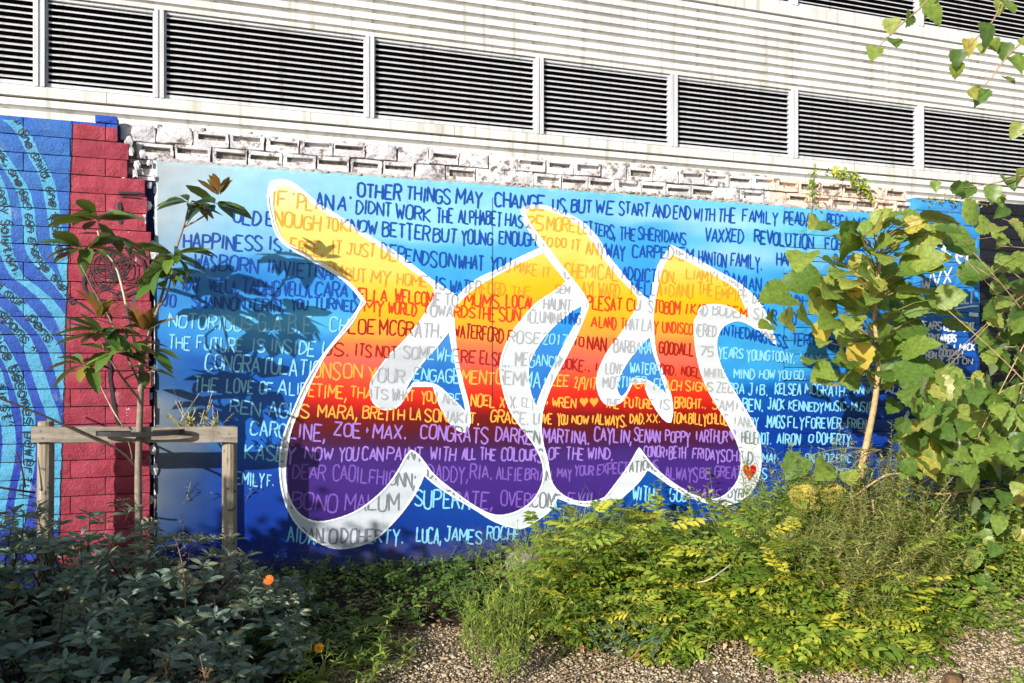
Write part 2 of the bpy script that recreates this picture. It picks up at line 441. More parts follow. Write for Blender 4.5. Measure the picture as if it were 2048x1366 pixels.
class Paint:                        # flat brush strokes lying on a wall; a stroke keeps its own tiny thickness step
    def __init__(s, d, k0=0): s.V = []; s.F = []; s.C = []; s.d = d; s.i = k0; s.far = False
    def stroke(s, pts, w, colf, taper=True, closed=False, plane=None):
        pts = resample([np.array(p, float) for p in pts], 4.0); n = len(pts)
        if n < 2: return
        b = len(s.V); d = s.d + .00012 * (s.i % 9); s.i += 1
        for i, p in enumerate(pts):
            if closed: t = pts[(i + 1) % (n - 1)] - pts[i - 1 if i > 0 else n - 2]
            else: t = pts[min(i + 1, n - 1)] - pts[max(i - 1, 0)]
            t = t / (np.linalg.norm(t) + 1e-9); nn = np.array([-t[1], t[0]])
            ww = w * .5 * (1 + .12 * math.sin(i * 1.7 + s.i))
            if taper and i in (0, n - 1): ww *= .72
            c = colf(p[0], p[1])
            k = 1 + .12 * (noise.noise(Vector((p[0] * .13, p[1] * .13, s.i * .7))))
            for sg in (-1, 1):
                q = p + nn * ww * sg; s.V.append(tuple(W(q[0], q[1], d + 3e-6 * i))); s.C.append(tuple(v * k for v in c))
        for i in range(n - 1): s.F.append((b + 2 * i, b + 2 * i + 1, b + 2 * i + 3, b + 2 * i + 2))
    def poly(s, loops, col, dd=0.0):
        L = [[Vector((float(p[0]), float(p[1]), 0)) for p in lp] for lp in loops]
        b = len(s.V)
        for lp in L:
            for p in lp: s.V.append(tuple(W(p.x, p.y, s.d + dd))); s.C.append(col(p.x, p.y) if callable(col) else col)
        for t in tessellate_polygon(L): s.F.append(tuple(b + i for i in t))
    def obj(s, name, m, parent):
        # make every face look towards the viewer side (-Y)
        V = np.array(s.V); F = []
        for f in s.F:
            a, b_, c = V[f[0]], V[f[1]], V[f[2]]
            F.append(f if np.cross(b_ - a, c - a)[1] < 0 else f[::-1])
        return obj(name, V, F, m, parent, colour=s.C)
def inside(poly, x, y):
    r = False; n = len(poly); j = n - 1
    for i in range(n):
        xi, yi = poly[i]; xj, yj = poly[j]
        if (yi > y) != (yj > y) and x < (xj - xi) * (y - yi) / (yj - yi) + xi: r = not r
        j = i
    return r

SIL = [(535,384),(542,364),(562,359),(584,364),(612,386),(636,408),(663,423),(687,439),(740,474),(779,496),(823,529),(871,566),(911,590),(916,594),(932,574),(963,553),(994,541),(1029,520),(1082,496),(1073,485),(1062,466),(1053,452),(1044,433),(1043,419),(1055,411),(1090,411),(1125,424),(1161,441),(1183,461),(1200,483),(1218,516),(1232,532),(1261,567),(1283,589),(1300,604),(1304,580),(1311,549),(1318,527),(1331,510),(1342,491),(1366,503),(1402,523),(1434,543),(1472,562),(1503,587),(1525,613),(1542,653),(1552,690),(1533,672),(1503,650),(1481,640),(1463,642),(1445,652),(1434,672),(1432,694),(1437,723),(1453,758),(1472,789),(1494,826),(1514,862),(1521,892),(1522,925),(1518,956),(1505,980),(1487,998),(1461,1009),(1428,1009),(1395,1000),(1369,989),(1338,969),(1312,949),(1295,938),(1277,965),(1252,987),(1235,1004),(1200,1014),(1154,1010),(1119,997),(1113,994),(1108,1008),(1098,1024),(1077,1038),(1055,1053),(1038,1057),(1011,1051),(983,1040),(950,1018),(906,993),(873,971),(853,954),(847,949),(842,965),(825,996),(803,1026),(781,1050),(760,1072),(727,1090),(680,1099),(645,1090),(612,1068),(588,1042),(573,1013),(564,982),(560,952),(559,919),(562,890),(572,857),(588,818),(610,767),(639,719),(667,684),(696,646),(710,628),(724,603),(714,587),(691,562),(656,538),(614,516),(586,500),(561,483),(548,458),(542,432),(536,406)]
H1 = [(899,660),(905,697),(913,734),(920,769),(931,809),(933,831),(924,817),(902,795),(870,766),(828,765),(819,778),(806,788),(815,769),(830,743),(852,716),(876,690)]
H2 = [(1166,609),(1164,626),(1146,659),(1128,692),(1113,722),(1093,762),(1080,793),(1073,817),(1062,793),(1056,764),(1055,736),(1064,709),(1080,683),(1099,659),(1124,637),(1146,619)]
H3 = [(1301,670),(1305,697),(1314,723),(1323,751),(1332,776),(1336,793),(1322,780),(1296,760),(1266,757),(1261,773),(1251,790),(1242,795),(1234,785),(1232,771),(1239,749),(1257,718),(1283,688)]
F1 = [(546,388),(553,372),(572,367),(598,382),(620,402),(650,424),(690,447),(740,481),(775,503),(820,536),(864,569),(869,576),(867,592),(860,610),(841,644),(802,690),(780,708),(758,738),(745,756),(740,774),(742,796),(751,811),(771,821),(797,813),(808,797),(824,772),(867,772),(874,796),(885,822),(898,844),(916,861),(931,864),(940,848),(940,831),(936,804),(927,774),(918,736),(913,708),(909,664),(907,637),(906,621),(914,608),(932,589),(958,569),(994,549),(1037,526),(1088,504),(1112,536),(1134,562),(1123,573),(1099,590),(1081,600),(1060,619),(1042,643),(1027,660),(1010,693),(1001,723),(1001,754),(1008,785),(1019,820),(1036,846),(1058,873),(1076,901),(1087,928),(1088,960),(1077,987),(1060,1009),(1031,1026),(998,1033),(972,1026),(939,1007),(906,982),(866,950),(848,924),(833,906),(823,901),(814,909),(799,938),(777,971),(749,998),(716,1022),(680,1037),(639,1046),(610,1038),(588,1018),(575,989),(569,952),(573,908),(580,862),(594,828),(615,778),(632,743),(654,703),(681,673),(709,640),(716,623),(731,604),(718,586),(696,562),(661,536),(619,514),(588,496),(565,480),(554,458),(547,434),(544,406)]
F2 = [(1051,426),(1057,416),(1088,416),(1123,429),(1154,446),(1174,466),(1191,490),(1209,518),(1240,556),(1263,578),(1278,596),(1276,615),(1261,637),(1243,668),(1217,700),(1203,728),(1194,752),(1194,776),(1203,800),(1216,811),(1234,809),(1249,798),(1262,767),(1289,766),(1295,787),(1305,806),(1321,831),(1333,843),(1341,844),(1345,828),(1344,802),(1336,771),(1325,745),(1316,723),(1310,701),(1307,672),(1305,640),(1306,620),(1312,587),(1318,554),(1329,524),(1345,508),(1380,523),(1423,546),(1474,574),(1485,598),(1502,639),(1478,628),(1463,615),(1435,609),(1408,611),(1398,618),(1396,633),(1389,640),(1389,670),(1393,705),(1402,745),(1417,782),(1435,811),(1452,839),(1468,868),(1478,892),(1484,916),(1481,952),(1466,978),(1441,998),(1413,1000),(1382,989),(1338,962),(1303,930),(1278,896),(1257,934),(1219,985),(1206,1000),(1160,1006),(1126,993),(1103,969),(1098,943),(1094,916),(1085,888),(1081,857),(1083,827),(1090,802),(1105,763),(1127,723),(1147,684),(1162,651),(1171,628),(1178,610),(1169,591),(1146,560),(1120,529),(1098,498),(1079,474),(1062,452),(1054,437)]
def sm(lp): return smooth_line(lp, closed=True, lim=.55, it=2)
sSIL, sH, sF1, sF2 = sm(SIL), [sm(h) for h in (H1, H2, H3)], sm(F1), sm(F2)

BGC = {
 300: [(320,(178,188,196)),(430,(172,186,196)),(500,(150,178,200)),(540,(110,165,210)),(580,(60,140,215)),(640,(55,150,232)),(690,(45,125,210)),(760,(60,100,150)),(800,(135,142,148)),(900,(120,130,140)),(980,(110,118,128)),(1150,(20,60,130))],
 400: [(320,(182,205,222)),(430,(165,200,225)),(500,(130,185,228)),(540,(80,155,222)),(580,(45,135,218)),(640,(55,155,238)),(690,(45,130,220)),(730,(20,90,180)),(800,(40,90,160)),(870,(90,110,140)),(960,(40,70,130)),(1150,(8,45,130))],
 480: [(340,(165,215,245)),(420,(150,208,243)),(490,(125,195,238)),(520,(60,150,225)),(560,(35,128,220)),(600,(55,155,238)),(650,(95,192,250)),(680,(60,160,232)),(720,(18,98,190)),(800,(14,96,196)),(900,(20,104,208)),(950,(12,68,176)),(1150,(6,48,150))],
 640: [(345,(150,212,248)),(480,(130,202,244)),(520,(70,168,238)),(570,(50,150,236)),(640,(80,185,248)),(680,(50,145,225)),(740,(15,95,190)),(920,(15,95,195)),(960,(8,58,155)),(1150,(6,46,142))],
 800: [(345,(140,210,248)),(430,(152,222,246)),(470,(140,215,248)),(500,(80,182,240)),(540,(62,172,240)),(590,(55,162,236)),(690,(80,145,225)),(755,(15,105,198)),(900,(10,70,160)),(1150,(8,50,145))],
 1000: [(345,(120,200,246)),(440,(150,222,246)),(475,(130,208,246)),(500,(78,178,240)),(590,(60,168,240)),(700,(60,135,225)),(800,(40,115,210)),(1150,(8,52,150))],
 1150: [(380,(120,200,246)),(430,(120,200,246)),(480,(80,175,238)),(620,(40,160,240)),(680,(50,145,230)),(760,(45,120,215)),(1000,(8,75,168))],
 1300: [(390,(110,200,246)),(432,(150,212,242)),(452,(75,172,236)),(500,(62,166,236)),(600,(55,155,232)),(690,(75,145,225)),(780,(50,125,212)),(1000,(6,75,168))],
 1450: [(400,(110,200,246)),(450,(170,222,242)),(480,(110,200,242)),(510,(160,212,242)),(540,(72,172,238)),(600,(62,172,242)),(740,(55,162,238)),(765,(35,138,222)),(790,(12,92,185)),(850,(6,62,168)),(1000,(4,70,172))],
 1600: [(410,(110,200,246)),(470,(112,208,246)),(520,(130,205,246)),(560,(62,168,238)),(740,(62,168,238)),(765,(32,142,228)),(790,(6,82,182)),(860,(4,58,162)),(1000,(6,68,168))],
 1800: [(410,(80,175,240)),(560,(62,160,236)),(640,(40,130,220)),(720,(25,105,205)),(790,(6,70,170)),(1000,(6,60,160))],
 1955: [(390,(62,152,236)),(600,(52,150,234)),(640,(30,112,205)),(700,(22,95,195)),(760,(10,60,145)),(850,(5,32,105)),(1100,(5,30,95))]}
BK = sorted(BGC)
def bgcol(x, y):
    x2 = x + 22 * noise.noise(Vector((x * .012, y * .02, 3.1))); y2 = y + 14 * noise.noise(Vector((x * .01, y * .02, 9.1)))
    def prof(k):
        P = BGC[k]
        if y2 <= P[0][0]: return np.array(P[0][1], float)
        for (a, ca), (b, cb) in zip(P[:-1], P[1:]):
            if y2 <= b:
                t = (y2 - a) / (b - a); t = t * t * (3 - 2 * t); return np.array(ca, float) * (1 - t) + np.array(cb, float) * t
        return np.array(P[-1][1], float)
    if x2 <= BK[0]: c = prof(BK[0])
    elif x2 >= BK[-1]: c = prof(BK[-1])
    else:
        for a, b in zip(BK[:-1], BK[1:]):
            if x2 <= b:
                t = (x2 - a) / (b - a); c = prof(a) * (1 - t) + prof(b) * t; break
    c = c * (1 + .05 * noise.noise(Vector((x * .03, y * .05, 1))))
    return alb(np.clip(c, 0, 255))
FILLC = [(355,(222,234,196)),(400,(238,234,166)),(440,(242,230,134)),(480,(243,227,118)),(540,(244,221,106)),(575,(248,204,64)),(610,(254,192,20)),(645,(255,175,40)),(672,(252,162,62)),(690,(248,128,70)),(725,(244,104,88)),(755,(240,84,52)),(790,(236,44,24)),(815,(190,24,14)),(838,(120,14,16)),(860,(95,16,30)),(885,(72,22,66)),(905,(66,36,120)),(950,(70,40,134)),(1000,(66,36,130)),(1060,(54,28,112))]
def fillcol(x, y):
    o = (-30 if 960 < x < 1165 and y < 620 else 0)
    dx = 8 if x > 1050 else 0
    y2 = y + 9 * noise.noise(Vector((x * .011, y * .008, 5))) + 4 * noise.noise(Vector((x * .05, y * .03, 2))) - o + dx * .4
    P = FILLC
    if y2 <= P[0][0]: c = P[0][1]
    else:
        c = P[-1][1]
        for (a, ca), (b, cb) in zip(P[:-1], P[1:]):
            if y2 <= b: t = (y2 - a) / (b - a); c = tuple(ca[i] * (1 - t) + cb[i] * t for i in range(3)); break
    return alb(c, .72)
def whitecol(x, y):
    n = noise.noise(Vector((x * .03, y * .045, 8))) + .5 * noise.noise(Vector((x * .09, y * .07, 4)))
    g = 232 + 22 * n + (6 if y < 690 else 0)
    if y > 690 and x < 960: g -= 14
    if y > 790: g += 6
    return alb((g - 12, g - 5, g + 4), .74)
def in_fill(x, y): return inside(F1, x, y) or inside(F2, x, y)
def in_white(x, y): return inside(SIL, x, y) and not (inside(H1, x, y) or inside(H2, x, y) or inside(H3, x, y))

M_mural = m_attr_paint('mural_paint')
M_letter = m_attr_paint('marker_paint', .45, .05)

# ================================================================== MAIN MURAL WALL
ZT, ZTOP = 2.765, 3.0
XM0, XM1 = gx(309), gx(1568)
mw = empty('mural_wall', (gx(900), 0, 0), 'long rendered wall with the big white outlined sunset coloured letters painted on blue', 'wall')
def slab():
    nx, nz = 230, 110
    xs = np.linspace(XM0, XM1, nx + 1); zs = np.linspace(-.1, ZT, nz + 1)
    V = []; C = []
    for j, z in enumerate(zs):
        for i, x in enumerate(xs):
            xx, zz = x, z
            if i == 0: xx += .012 * noise.noise(Vector((0, z * 22, 1))) + .02 * noise.noise(Vector((0, z * 6, 4)))
            if j == nz: zz += .012 * noise.noise(Vector((x * 20, 0, 2))) + .008 * noise.noise(Vector((x * 60, 0, 2)))
            y = .003 * noise.noise(Vector((x * 1.5, 0, z * 1.5))) + .0012 * noise.noise(Vector((x * 7, 0, z * 7)))
            V.append((xx, .0006, zz))
            rel = np.array([x - CAM[0], -CAM[1], z - CAM[2]]); Zc = rel[0] * ST + rel[1] * CT; Xc = rel[0] * CT - rel[1] * ST
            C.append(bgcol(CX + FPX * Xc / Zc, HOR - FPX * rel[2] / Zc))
    w = nx + 1; F = [(j * w + i, j * w + i + 1, (j + 1) * w + i + 1, (j + 1) * w + i) for j in range(nz) for i in range(nx)]
    # returned edges so that the render coat has thickness
    b = len(V); edge = [j * w for j in range(nz + 1)] + [nz * w + i for i in range(1, w)]
    for e in edge: V.append((V[e][0], .045, V[e][2])); C.append(alb((120, 116, 112)))
    for k in range(len(edge) - 1): F.append((edge[k], edge[k + 1], b + k + 1, b + k))
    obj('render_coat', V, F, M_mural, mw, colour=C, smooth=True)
slab()
p = Paint(.0004); step = lambda lp: resample(lp + [lp[0]], 14)[:-1]
p.poly([step(sSIL)] + [step(h) for h in sH], whitecol); p.obj('white_letter_block', M_mural, mw)
def fill_mesh(loop, nm):           # fine grid cells clipped by their middle plus a rim fan would be coarse: slice into thin horizontal strips instead
    pts = [(float(a[0]), float(a[1])) for a in loop]; y0 = min(q[1] for q in pts); y1 = max(q[1] for q in pts)
    V = []; F = []; C = []; D = .0012; dy = 3.0; y = y0
    n = len(pts)
    def cross(yv):
        xs = []
        for i in range(n):
            a, b = pts[i - 1], pts[i]
            if (a[1] > yv) != (b[1] > yv): xs.append(a[0] + (b[0] - a[0]) * (yv - a[1]) / (b[1] - a[1]))
        return sorted(xs)
    while y < y1:
        ya, yb = y + 1e-3, min(y + dy, y1) - 1e-3
        xa, xb = cross(ya), cross(yb)
        if len(xa) != len(xb):
            ym = (ya + yb) / 2; xm = cross(ym)
            xa = xb = xm
        for k in range(0, len(xa) - 1, 2):
            l0, r0, l1, r1 = xa[k], xa[k + 1], xb[k], xb[k + 1]
            m = max(1, int((r0 - l0) / 14)); b0 = len(V)
            for q in range(m + 1):
                t = q / m; xA, xB = l0 + (r0 - l0) * t, l1 + (r1 - l1) * t
                V.append(W(xA, ya - 1e-3, D)); C.append(fillcol(xA, ya)); V.append(W(xB, yb + 1e-3, D)); C.append(fillcol(xB, yb))
            for q in range(m): F.append((b0 + 2 * q, b0 + 2 * q + 1, b0 + 2 * q + 3, b0 + 2 * q + 2))
        y += dy
    obj(nm, V, F, M_mural, mw, colour=C)
fill_mesh(sF1, 'letter_fill'); fill_mesh(sF2, 'letter_fill')
p = Paint(.0018); wc = lambda x, y: alb((246, 248, 250), .84)
for lp, w in ((sSIL, 3.6), (sF1, 3.6), (sF2, 3.6), (sH[0], 4), (sH[1], 4), (sH[2], 4)):
    p.stroke(list(lp) + [lp[0]], w, wc, taper=False, closed=True)
p.obj('white_outline', M_mural, mw)
# heart
def heart(cx, cy, w, h):
    P = []
    for i in range(28):
        t = 2 * math.pi * i / 28; X = 16 * math.sin(t) ** 3; Y = 13 * math.cos(t) - 5 * math.cos(2 * t) - 2 * math.cos(3 * t) - math.cos(4 * t)
        P.append((cx + X / 32 * w, cy - (Y + 2.5) / 29 * h))
    return P
p = Paint(.0042); p.poly([heart(1499, 946, 27, 34)], alb((220, 12, 12))); p.obj('red_heart', M_mural, mw)

ROWS = [
 [("OTHER",715,801,379,386,29,6),("THINGS",812,900,385,394,27,5.2),("MAY",912,963,391,397,28,5.2),("CHANGE",989,1088,397,407,28,5.5),("US,",1105,1136,408,411,26,5.2),("BUT",1142,1183,412,413,26,5.2),("WE",1191,1227,413,415,24,5),("START",1238,1298,415,421,25,4.8),("AND",1305,1340,421,423,24,4.6),("END",1347,1381,424,426,24,4.6),("WITH",1387,1429,428,430,24,4.4),("THE",1436,1471,430,432,26,4.4),("FAMILY",1485,1555,431,437,25,4.4),("PEADAR",1567,1632,434,441,25,4.2),("BECCA",1653,1696,439,443,22,4),("MC",1707,1732,445,447,20,4)],
 [("IF",543,573,397,399,28,5),("'PL",583,625,400,407,28,4.6),("AN",630,666,402,405,32,5.4),("A'",674,703,405,408,30,5.2),("DIDNT",711,783,412,421,26,4.8),("WORK",791,860,420,430,26,4.8),("THE",873,905,430,432,27,4.8),("ALPHABET",917,1002,433,438,28,4.6),("HAS",1010,1045,440,442,25,4.8),("25",1053,1085,442,446,26,4.6),("MORE",1093,1150,446,452,26,4.6),("LETTERS,",1156,1232,454,464,25,4.4),("THE",1239,1270,466,469,23,4.2),("SHERIDANS",1276,1372,466,478,23,4.2),("VAXXED",1410,1487,468,473,27,4.6),("REVOLUTION",1508,1627,472,484,25,4.6),("FOR",1650,1684,485,488,20,4),("OUR",1703,1740,489,491,19,4)],
 [("OLD",466,520,430,438,28,5.4),("ENOUGH",531,640,435,448,28,4.8),("TO",650,676,447,449,22,4.4),("KNOW",681,753,449,456,25,5),("BETTER",764,858,458,468,30,5.2),("BUT",866,913,469,472,28,5),("YOUNG",923,984,472,477,26,4.8),("ENOUGH",998,1071,474,479,25,4.6),("TO",1081,1104,482,484,18,4),("DO",1111,1132,485,487,18,4),("IT",1143,1160,489,491,20,4),("ANYWAY",1172,1250,495,506,25,4.4),("CARPEDIEM",1265,1386,502,509,24,4.6),("HANTON",1397,1452,513,522,26,4.2),("FAMILY.",1461,1525,519,527,26,4.2),("HAPPY",1553,1607,516,520,24,4),("DAVE",1668,1705,520,524,22,4)],
 [("HAPPINESS",366,523,481,487,29,5),("IS",537,562,487,490,28,5),("FREE,",581,648,491,500,27,4.8),("IT",663,682,492,494,24,4.2),("JUST",693,750,497,502,24,4.2),("DEPENDS",762,873,502,518,28,4.8),("ON",879,910,519,522,26,4.8),("WHAT",916,966,522,527,27,4.8),("YOU",980,1020,526,529,25,4.8),("MAKE IT",1028,1100,532,545,20,3.4),("CHEMICAL",1128,1236,540,546,28,4),("ADDICTION.",1243,1353,545,556,24,4.6),("LIAMY+",1373,1439,548,554,20,3.8),("DAMIAN",1448,1522,555,571,26,4.2),("NOW",1533,1575,573,576,22,4.2)],
 [("WAS",388,432,521,525,28,4.8),("BORN",437,515,525,532,27,5),("IN",534,559,532,535,27,4.8),("VIETNAM",566,683,537,546,28,4.8),("BUT",691,731,547,552,25,4),("MY",742,779,554,557,26,4),("HOME",793,854,556,563,23,3.8),("IS",870,890,565,568,24,4.8),("WATERFORD",899,1010,572,579,25,4.4),("THE",1022,1060,581,583,20,3.2),("GEM",1110,1138,577,579,16,3.4),("AYLWARD.",1163,1246,577,583,27,3.6),("MELLA+DANU",1262,1386,575,583,26,4.2),("THE",1396,1425,577,579,24,3.6),("EMPIRE",1432,1496,585,592,22,3.6),("DID",1505,1530,597,599,20,3.6)],
 [("RAY",366,398,566,569,24,4.6),("VELLA,",417,478,569,575,24,4.6),("TADHG",483,559,572,578,27,4.8),("VELLA.",566,625,576,582,26,4.6),("CARA",630,693,576,583,27,5.2),("VELLA",703,774,586,592,24,5),("WELCOME",790,880,591,600,26,5),("TO",889,915,599,601,20,3.8),("MUMS",928,998,598,604,24,5.2),("LOCAL",1012,1071,602,608,24,5),("'HAUNT,",1080,1148,606,612,23,3.8),("PLESAT",1173,1243,604,609,26,5),("CU",1254,1280,608,610,22,4.8),("STOBOM",1297,1360,612,617,24,4.6),("I",1369,1376,617,617,22,4.4),("KAD",1382,1415,617,619,22,4.4),("BUDEM",1424,1494,620,626,21,4.2),("STAR",1507,1553,626,630,22,4.2),("THIN",1572,1605,599,602,20,3.6)],
 [("JO",325,350,601,603,24,4.4),("SHANNON+ERIN,",382,570,603,612,24,4.4),("YOU",583,615,608,610,21,4.4),("TURNED",627,713,606,612,22,4.8),("MY",729,768,612,615,24,5),("WORLD",776,832,614,620,22,4.8),("TOWARDS",845,950,618,626,22,4.8),("THE",954,990,626,629,24,5),("SUN",998,1040,628,631,24,5),("ILLUMINATING",1054,1160,632,639,23,4.2),("A",1182,1195,642,643,20,4.6),("LAND",1198,1232,644,646,22,4.6),("THAT",1242,1277,647,650,22,4),("LAY",1283,1316,650,653,24,4.2),("UNDISCOVERED",1325,1432,654,663,22,4.2),("IN",1441,1457,661,662,18,4),("THE",1461,1488,663,665,20,4.2),("DARKNESS.",1490,1578,665,685,22,4.2),("AND",1567,1592,635,637,24,3.8),("TERRY",1584,1640,679,682,22,4),("JIMMY",1655,1692,686,688,22,4)],
 [("NOTORIOUS",337,503,641,648,27,5.2),("G.A.B.E.",516,633,645,653,32,5.2),("CHLOE",659,750,648,655,28,5),("MCGRATH.",759,885,654,662,29,4.8),("WATERFORD",908,1006,660,672,26,4.6),("ROSE",1016,1080,672,678,24,4.2),("2017",1086,1134,678,680,20,4.2),("TO",1146,1168,681,684,18,4.6),("NAN",1175,1212,685,690,26,5),("BARBARA",1227,1303,691,697,23,4.2),("GOODALL",1318,1387,696,700,24,5),("75",1400,1426,702,704,20,4),("YEARS",1437,1486,704,708,20,4.8),("YOUNG",1494,1539,709,712,20,4.6),("TODAY,",1543,1591,712,716,18,4.2),("WAY",1600,1640,714,718,16,3.4)],
 [("THE",337,380,684,687,26,4.6),("FUTURE",393,485,685,692,27,5),("IS",503,530,690,692,26,5),("INSIDE",541,630,690,697,26,5),("US.",644,700,697,701,25,5),("ITS",709,742,699,702,22,4.6),("NOT",752,793,703,706,23,4.6),("SOMEWHERE",806,951,704,714,25,4.6),("ELSE..",959,1020,714,721,25,4.6),("MEGAN",1030,1095,717,722,25,4.2),("CROOKE..",1098,1180,723,733,22,4.6),("I",1189,1198,734,734,14,4.4),("LOVE",1211,1247,736,739,20,3.8),("WATERFORD.",1260,1353,735,742,20,4.6),("NOEL",1363,1400,741,746,18,4.4),("WHITE",1408,1450,744,747,18,3.4),("MIND",1468,1509,746,749,19,4.4),("HOW",1518,1549,748,749,16,4.4),("YOU",1556,1582,749,750,18,4),("GO.",1588,1612,750,751,18,4)],
 [("CONGRATULATIONS",410,680,722,742,31,5),("ON",687,725,741,743,26,4.8),("YOUR",736,808,747,753,27,4.8),("ENGAGEMENT",827,988,748,757,26,4.8),("GEMMA",992,1080,753,759,28,4.4),("+",1085,1096,760,760,14,4),("LEE",1102,1137,760,762,22,4.6),("2/9/17",1149,1192,764,768,22,3.8),("MORTIMER",1206,1292,765,764,21,4.2),("FEACH",1308,1362,768,772,22,4.2),("SIGNS",1372,1425,772,774,18,4.2),("ZEBRA",1433,1488,775,778,20,3.8),("J+B.",1497,1536,778,781,22,4),("KELSEA",1550,1602,777,779,21,4.4),("MCGRATH.",1610,1695,778,782,22,4.2),("ANNA",1708,1745,780,780,16,4)],
 [("THE",387,434,767,772,28,4.8),("LOVE",453,507,770,774,26,4.8),("OF",518,544,774,777,25,4.8),("A",554,573,775,776,27,5),("LIFETIME,",578,695,777,786,25,4.6),("THATS",700,775,783,789,22,4.4),("WHAT",784,828,788,791,22,4),("YOU",843,873,792,794,21,4.2),("ARE",885,920,796,798,22,3.8),("NOEL",942,990,800,803,22,4.8),("X X.",999,1036,803,805,22,4.2),("ELY",1043,1069,804,806,18,3.4),("+",1090,1098,805,805,12,3.6),("WREN",1104,1152,804,806,18,4.2),("THE",1210,1238,806,808,18,4),("FUTURE",1249,1305,804,808,19,4.2),("IS",1318,1338,808,810,18,3.8),("BRIGHT..",1349,1413,805,808,19,4.4),("SAM+",1424,1479,809,811,20,3.8),("BEN.",1485,1527,808,811,23,4.6),("JACK",1536,1569,807,809,20,4.4),("KENNEDY",1577,1647,811,814,18,4.2),("MUSIC-MUSIC",1650,1745,812,814,18,3.8)],
 [("REN",459,520,812,818,26,4.8),("AGUS",537,618,817,823,26,4.8),("MARA,",635,718,821,826,25,4.8),("BREITH",725,808,825,830,23,4.6),("LA",821,842,827,829,22,4.4),("SONAKIT.",850,960,830,838,22,4.6),("GRACE.",981,1058,832,838,25,4.6),("LOVE",1067,1104,836,838,20,4.4),("YOU",1115,1135,838,839,20,4),("NOW",1144,1177,839,840,15,4.2),("+ALWAYS.",1181,1254,838,843,21,4.2),("DAD.",1260,1290,837,839,18,4.2),("XX.",1293,1322,836,838,18,3.6),("TOM.",1345,1376,835,837,20,4.2),("BILLY",1377,1413,836,839,22,4),("CHLOE",1415,1456,837,839,20,4.2),("+ANDY",1466,1517,841,845,20,3.6),(".MAGS",1530,1569,842,844,22,4.4),("FLY",1576,1608,843,845,20,4.2),("FOREVER.",1612,1688,845,848,20,4.2),("FRIEN",1695,1732,846,848,18,3.8)],
 [("CAROLINE,",500,654,857,867,29,5.2),("ZOE",668,722,858,862,27,5.4),("+",728,740,860,860,14,4),("MAX.",746,814,861,866,26,5),("CONGRATS",841,976,862,873,28,5),("DARREN",991,1079,867,876,27,5),("MARTINA.",1086,1180,869,877,26,4.8),("CAYLIN,",1189,1265,867,873,26,4.8),("SENAN",1268,1320,869,873,26,4.6),("POPPY",1331,1380,872,876,22,4.4),("+ARTHUR",1389,1455,871,875,23,4.4),("HELENOT.",1483,1543,875,879,21,4),("AIRON",1554,1600,877,879,20,4.2),("O",1617,1626,877,877,16,4.2),("DOHERTY.",1634,1706,875,880,21,4.4)],
 [("KASEY",490,590,904,910,29,5.4),("NOW",610,665,906,908,23,5),("YOU",678,716,907,908,25,4.6),("CAN",725,766,906,908,24,5),("PAINT",774,845,906,909,26,4.6),("WITH",861,910,907,909,25,4.8),("ALL",924,952,907,908,24,4.8),("THE",960,991,908,910,23,4.6),("COLOURS",1003,1084,907,912,24,4.8),("OF",1097,1121,906,907,22,4.6),("THE",1132,1167,906,908,24,4.4),("WIND.",1175,1227,906,909,24,4.6),("CONOR+BETH",1287,1371,903,906,22,4.2),("FRIDAYS",1385,1450,907,912,22,4.2),("CHILD.",1453,1512,911,917,22,4),("MAI",1525,1551,915,918,20,4),("ON",1610,1628,916,917,16,3.8),("N02",1638,1668,916,917,16,3.8),("ERIC",1673,1702,916,918,16,3.8)],
 [("EMILY",472,528,956,961,24,4.4),("F.",534,548,960,962,20,4),("DEAR",585,650,942,946,27,4.4),("CAOILFHIONN;",666,832,944,962,30,4.4),("DADDY,",856,938,943,950,27,4.4),("RIA.",941,985,943,946,26,4.6),("ALFIE",993,1044,947,950,25,4.6),("BRIAN.",1050,1108,948,952,20,4.4),("MAY",1115,1143,946,948,20,4.2),("YOUR",1149,1187,939,942,20,4.2),("EXPECTATIONS",1194,1316,939,930,21,4.2),("ALWAYS",1330,1395,945,949,26,4.4),("BE",1399,1421,946,947,20,4.4),("GREAT",1429,1483,943,946,23,4.4),("S",1524,1534,948,948,20,4),("KIERA",1672,1706,944,946,14,3.6)],
 [("BONO",583,674,999,1006,34,5.2),("MALUM",690,798,1006,1004,32,4.6),("SUPERATE,",829,988,997,1004,34,5.2),("OVERCOME",1002,1125,997,1002,28,4.6),("EVIL",1136,1196,996,998,24,4.2),("WITH",1266,1307,986,988,28,5),("GOD",1340,1375,989,991,24,4.4),("KATIE",1392,1441,987,989,20,4),("BYRNE",1456,1505,986,988,18,3.8)],
 [("AIDAN",575,645,1067,1075,30,4.6),("O",657,674,1074,1074,26,5),("DOHERTY.",682,808,1072,1074,27,5),("LUCA,",833,884,1069,1073,30,5.2),("JAMES",889,963,1067,1075,27,5.2),("ROCHE",973,1040,1065,1068,24,4.8)],
]
DKBLUE = alb((14, 72, 172), .85); LTBLUE = alb((132, 208, 246), .85)
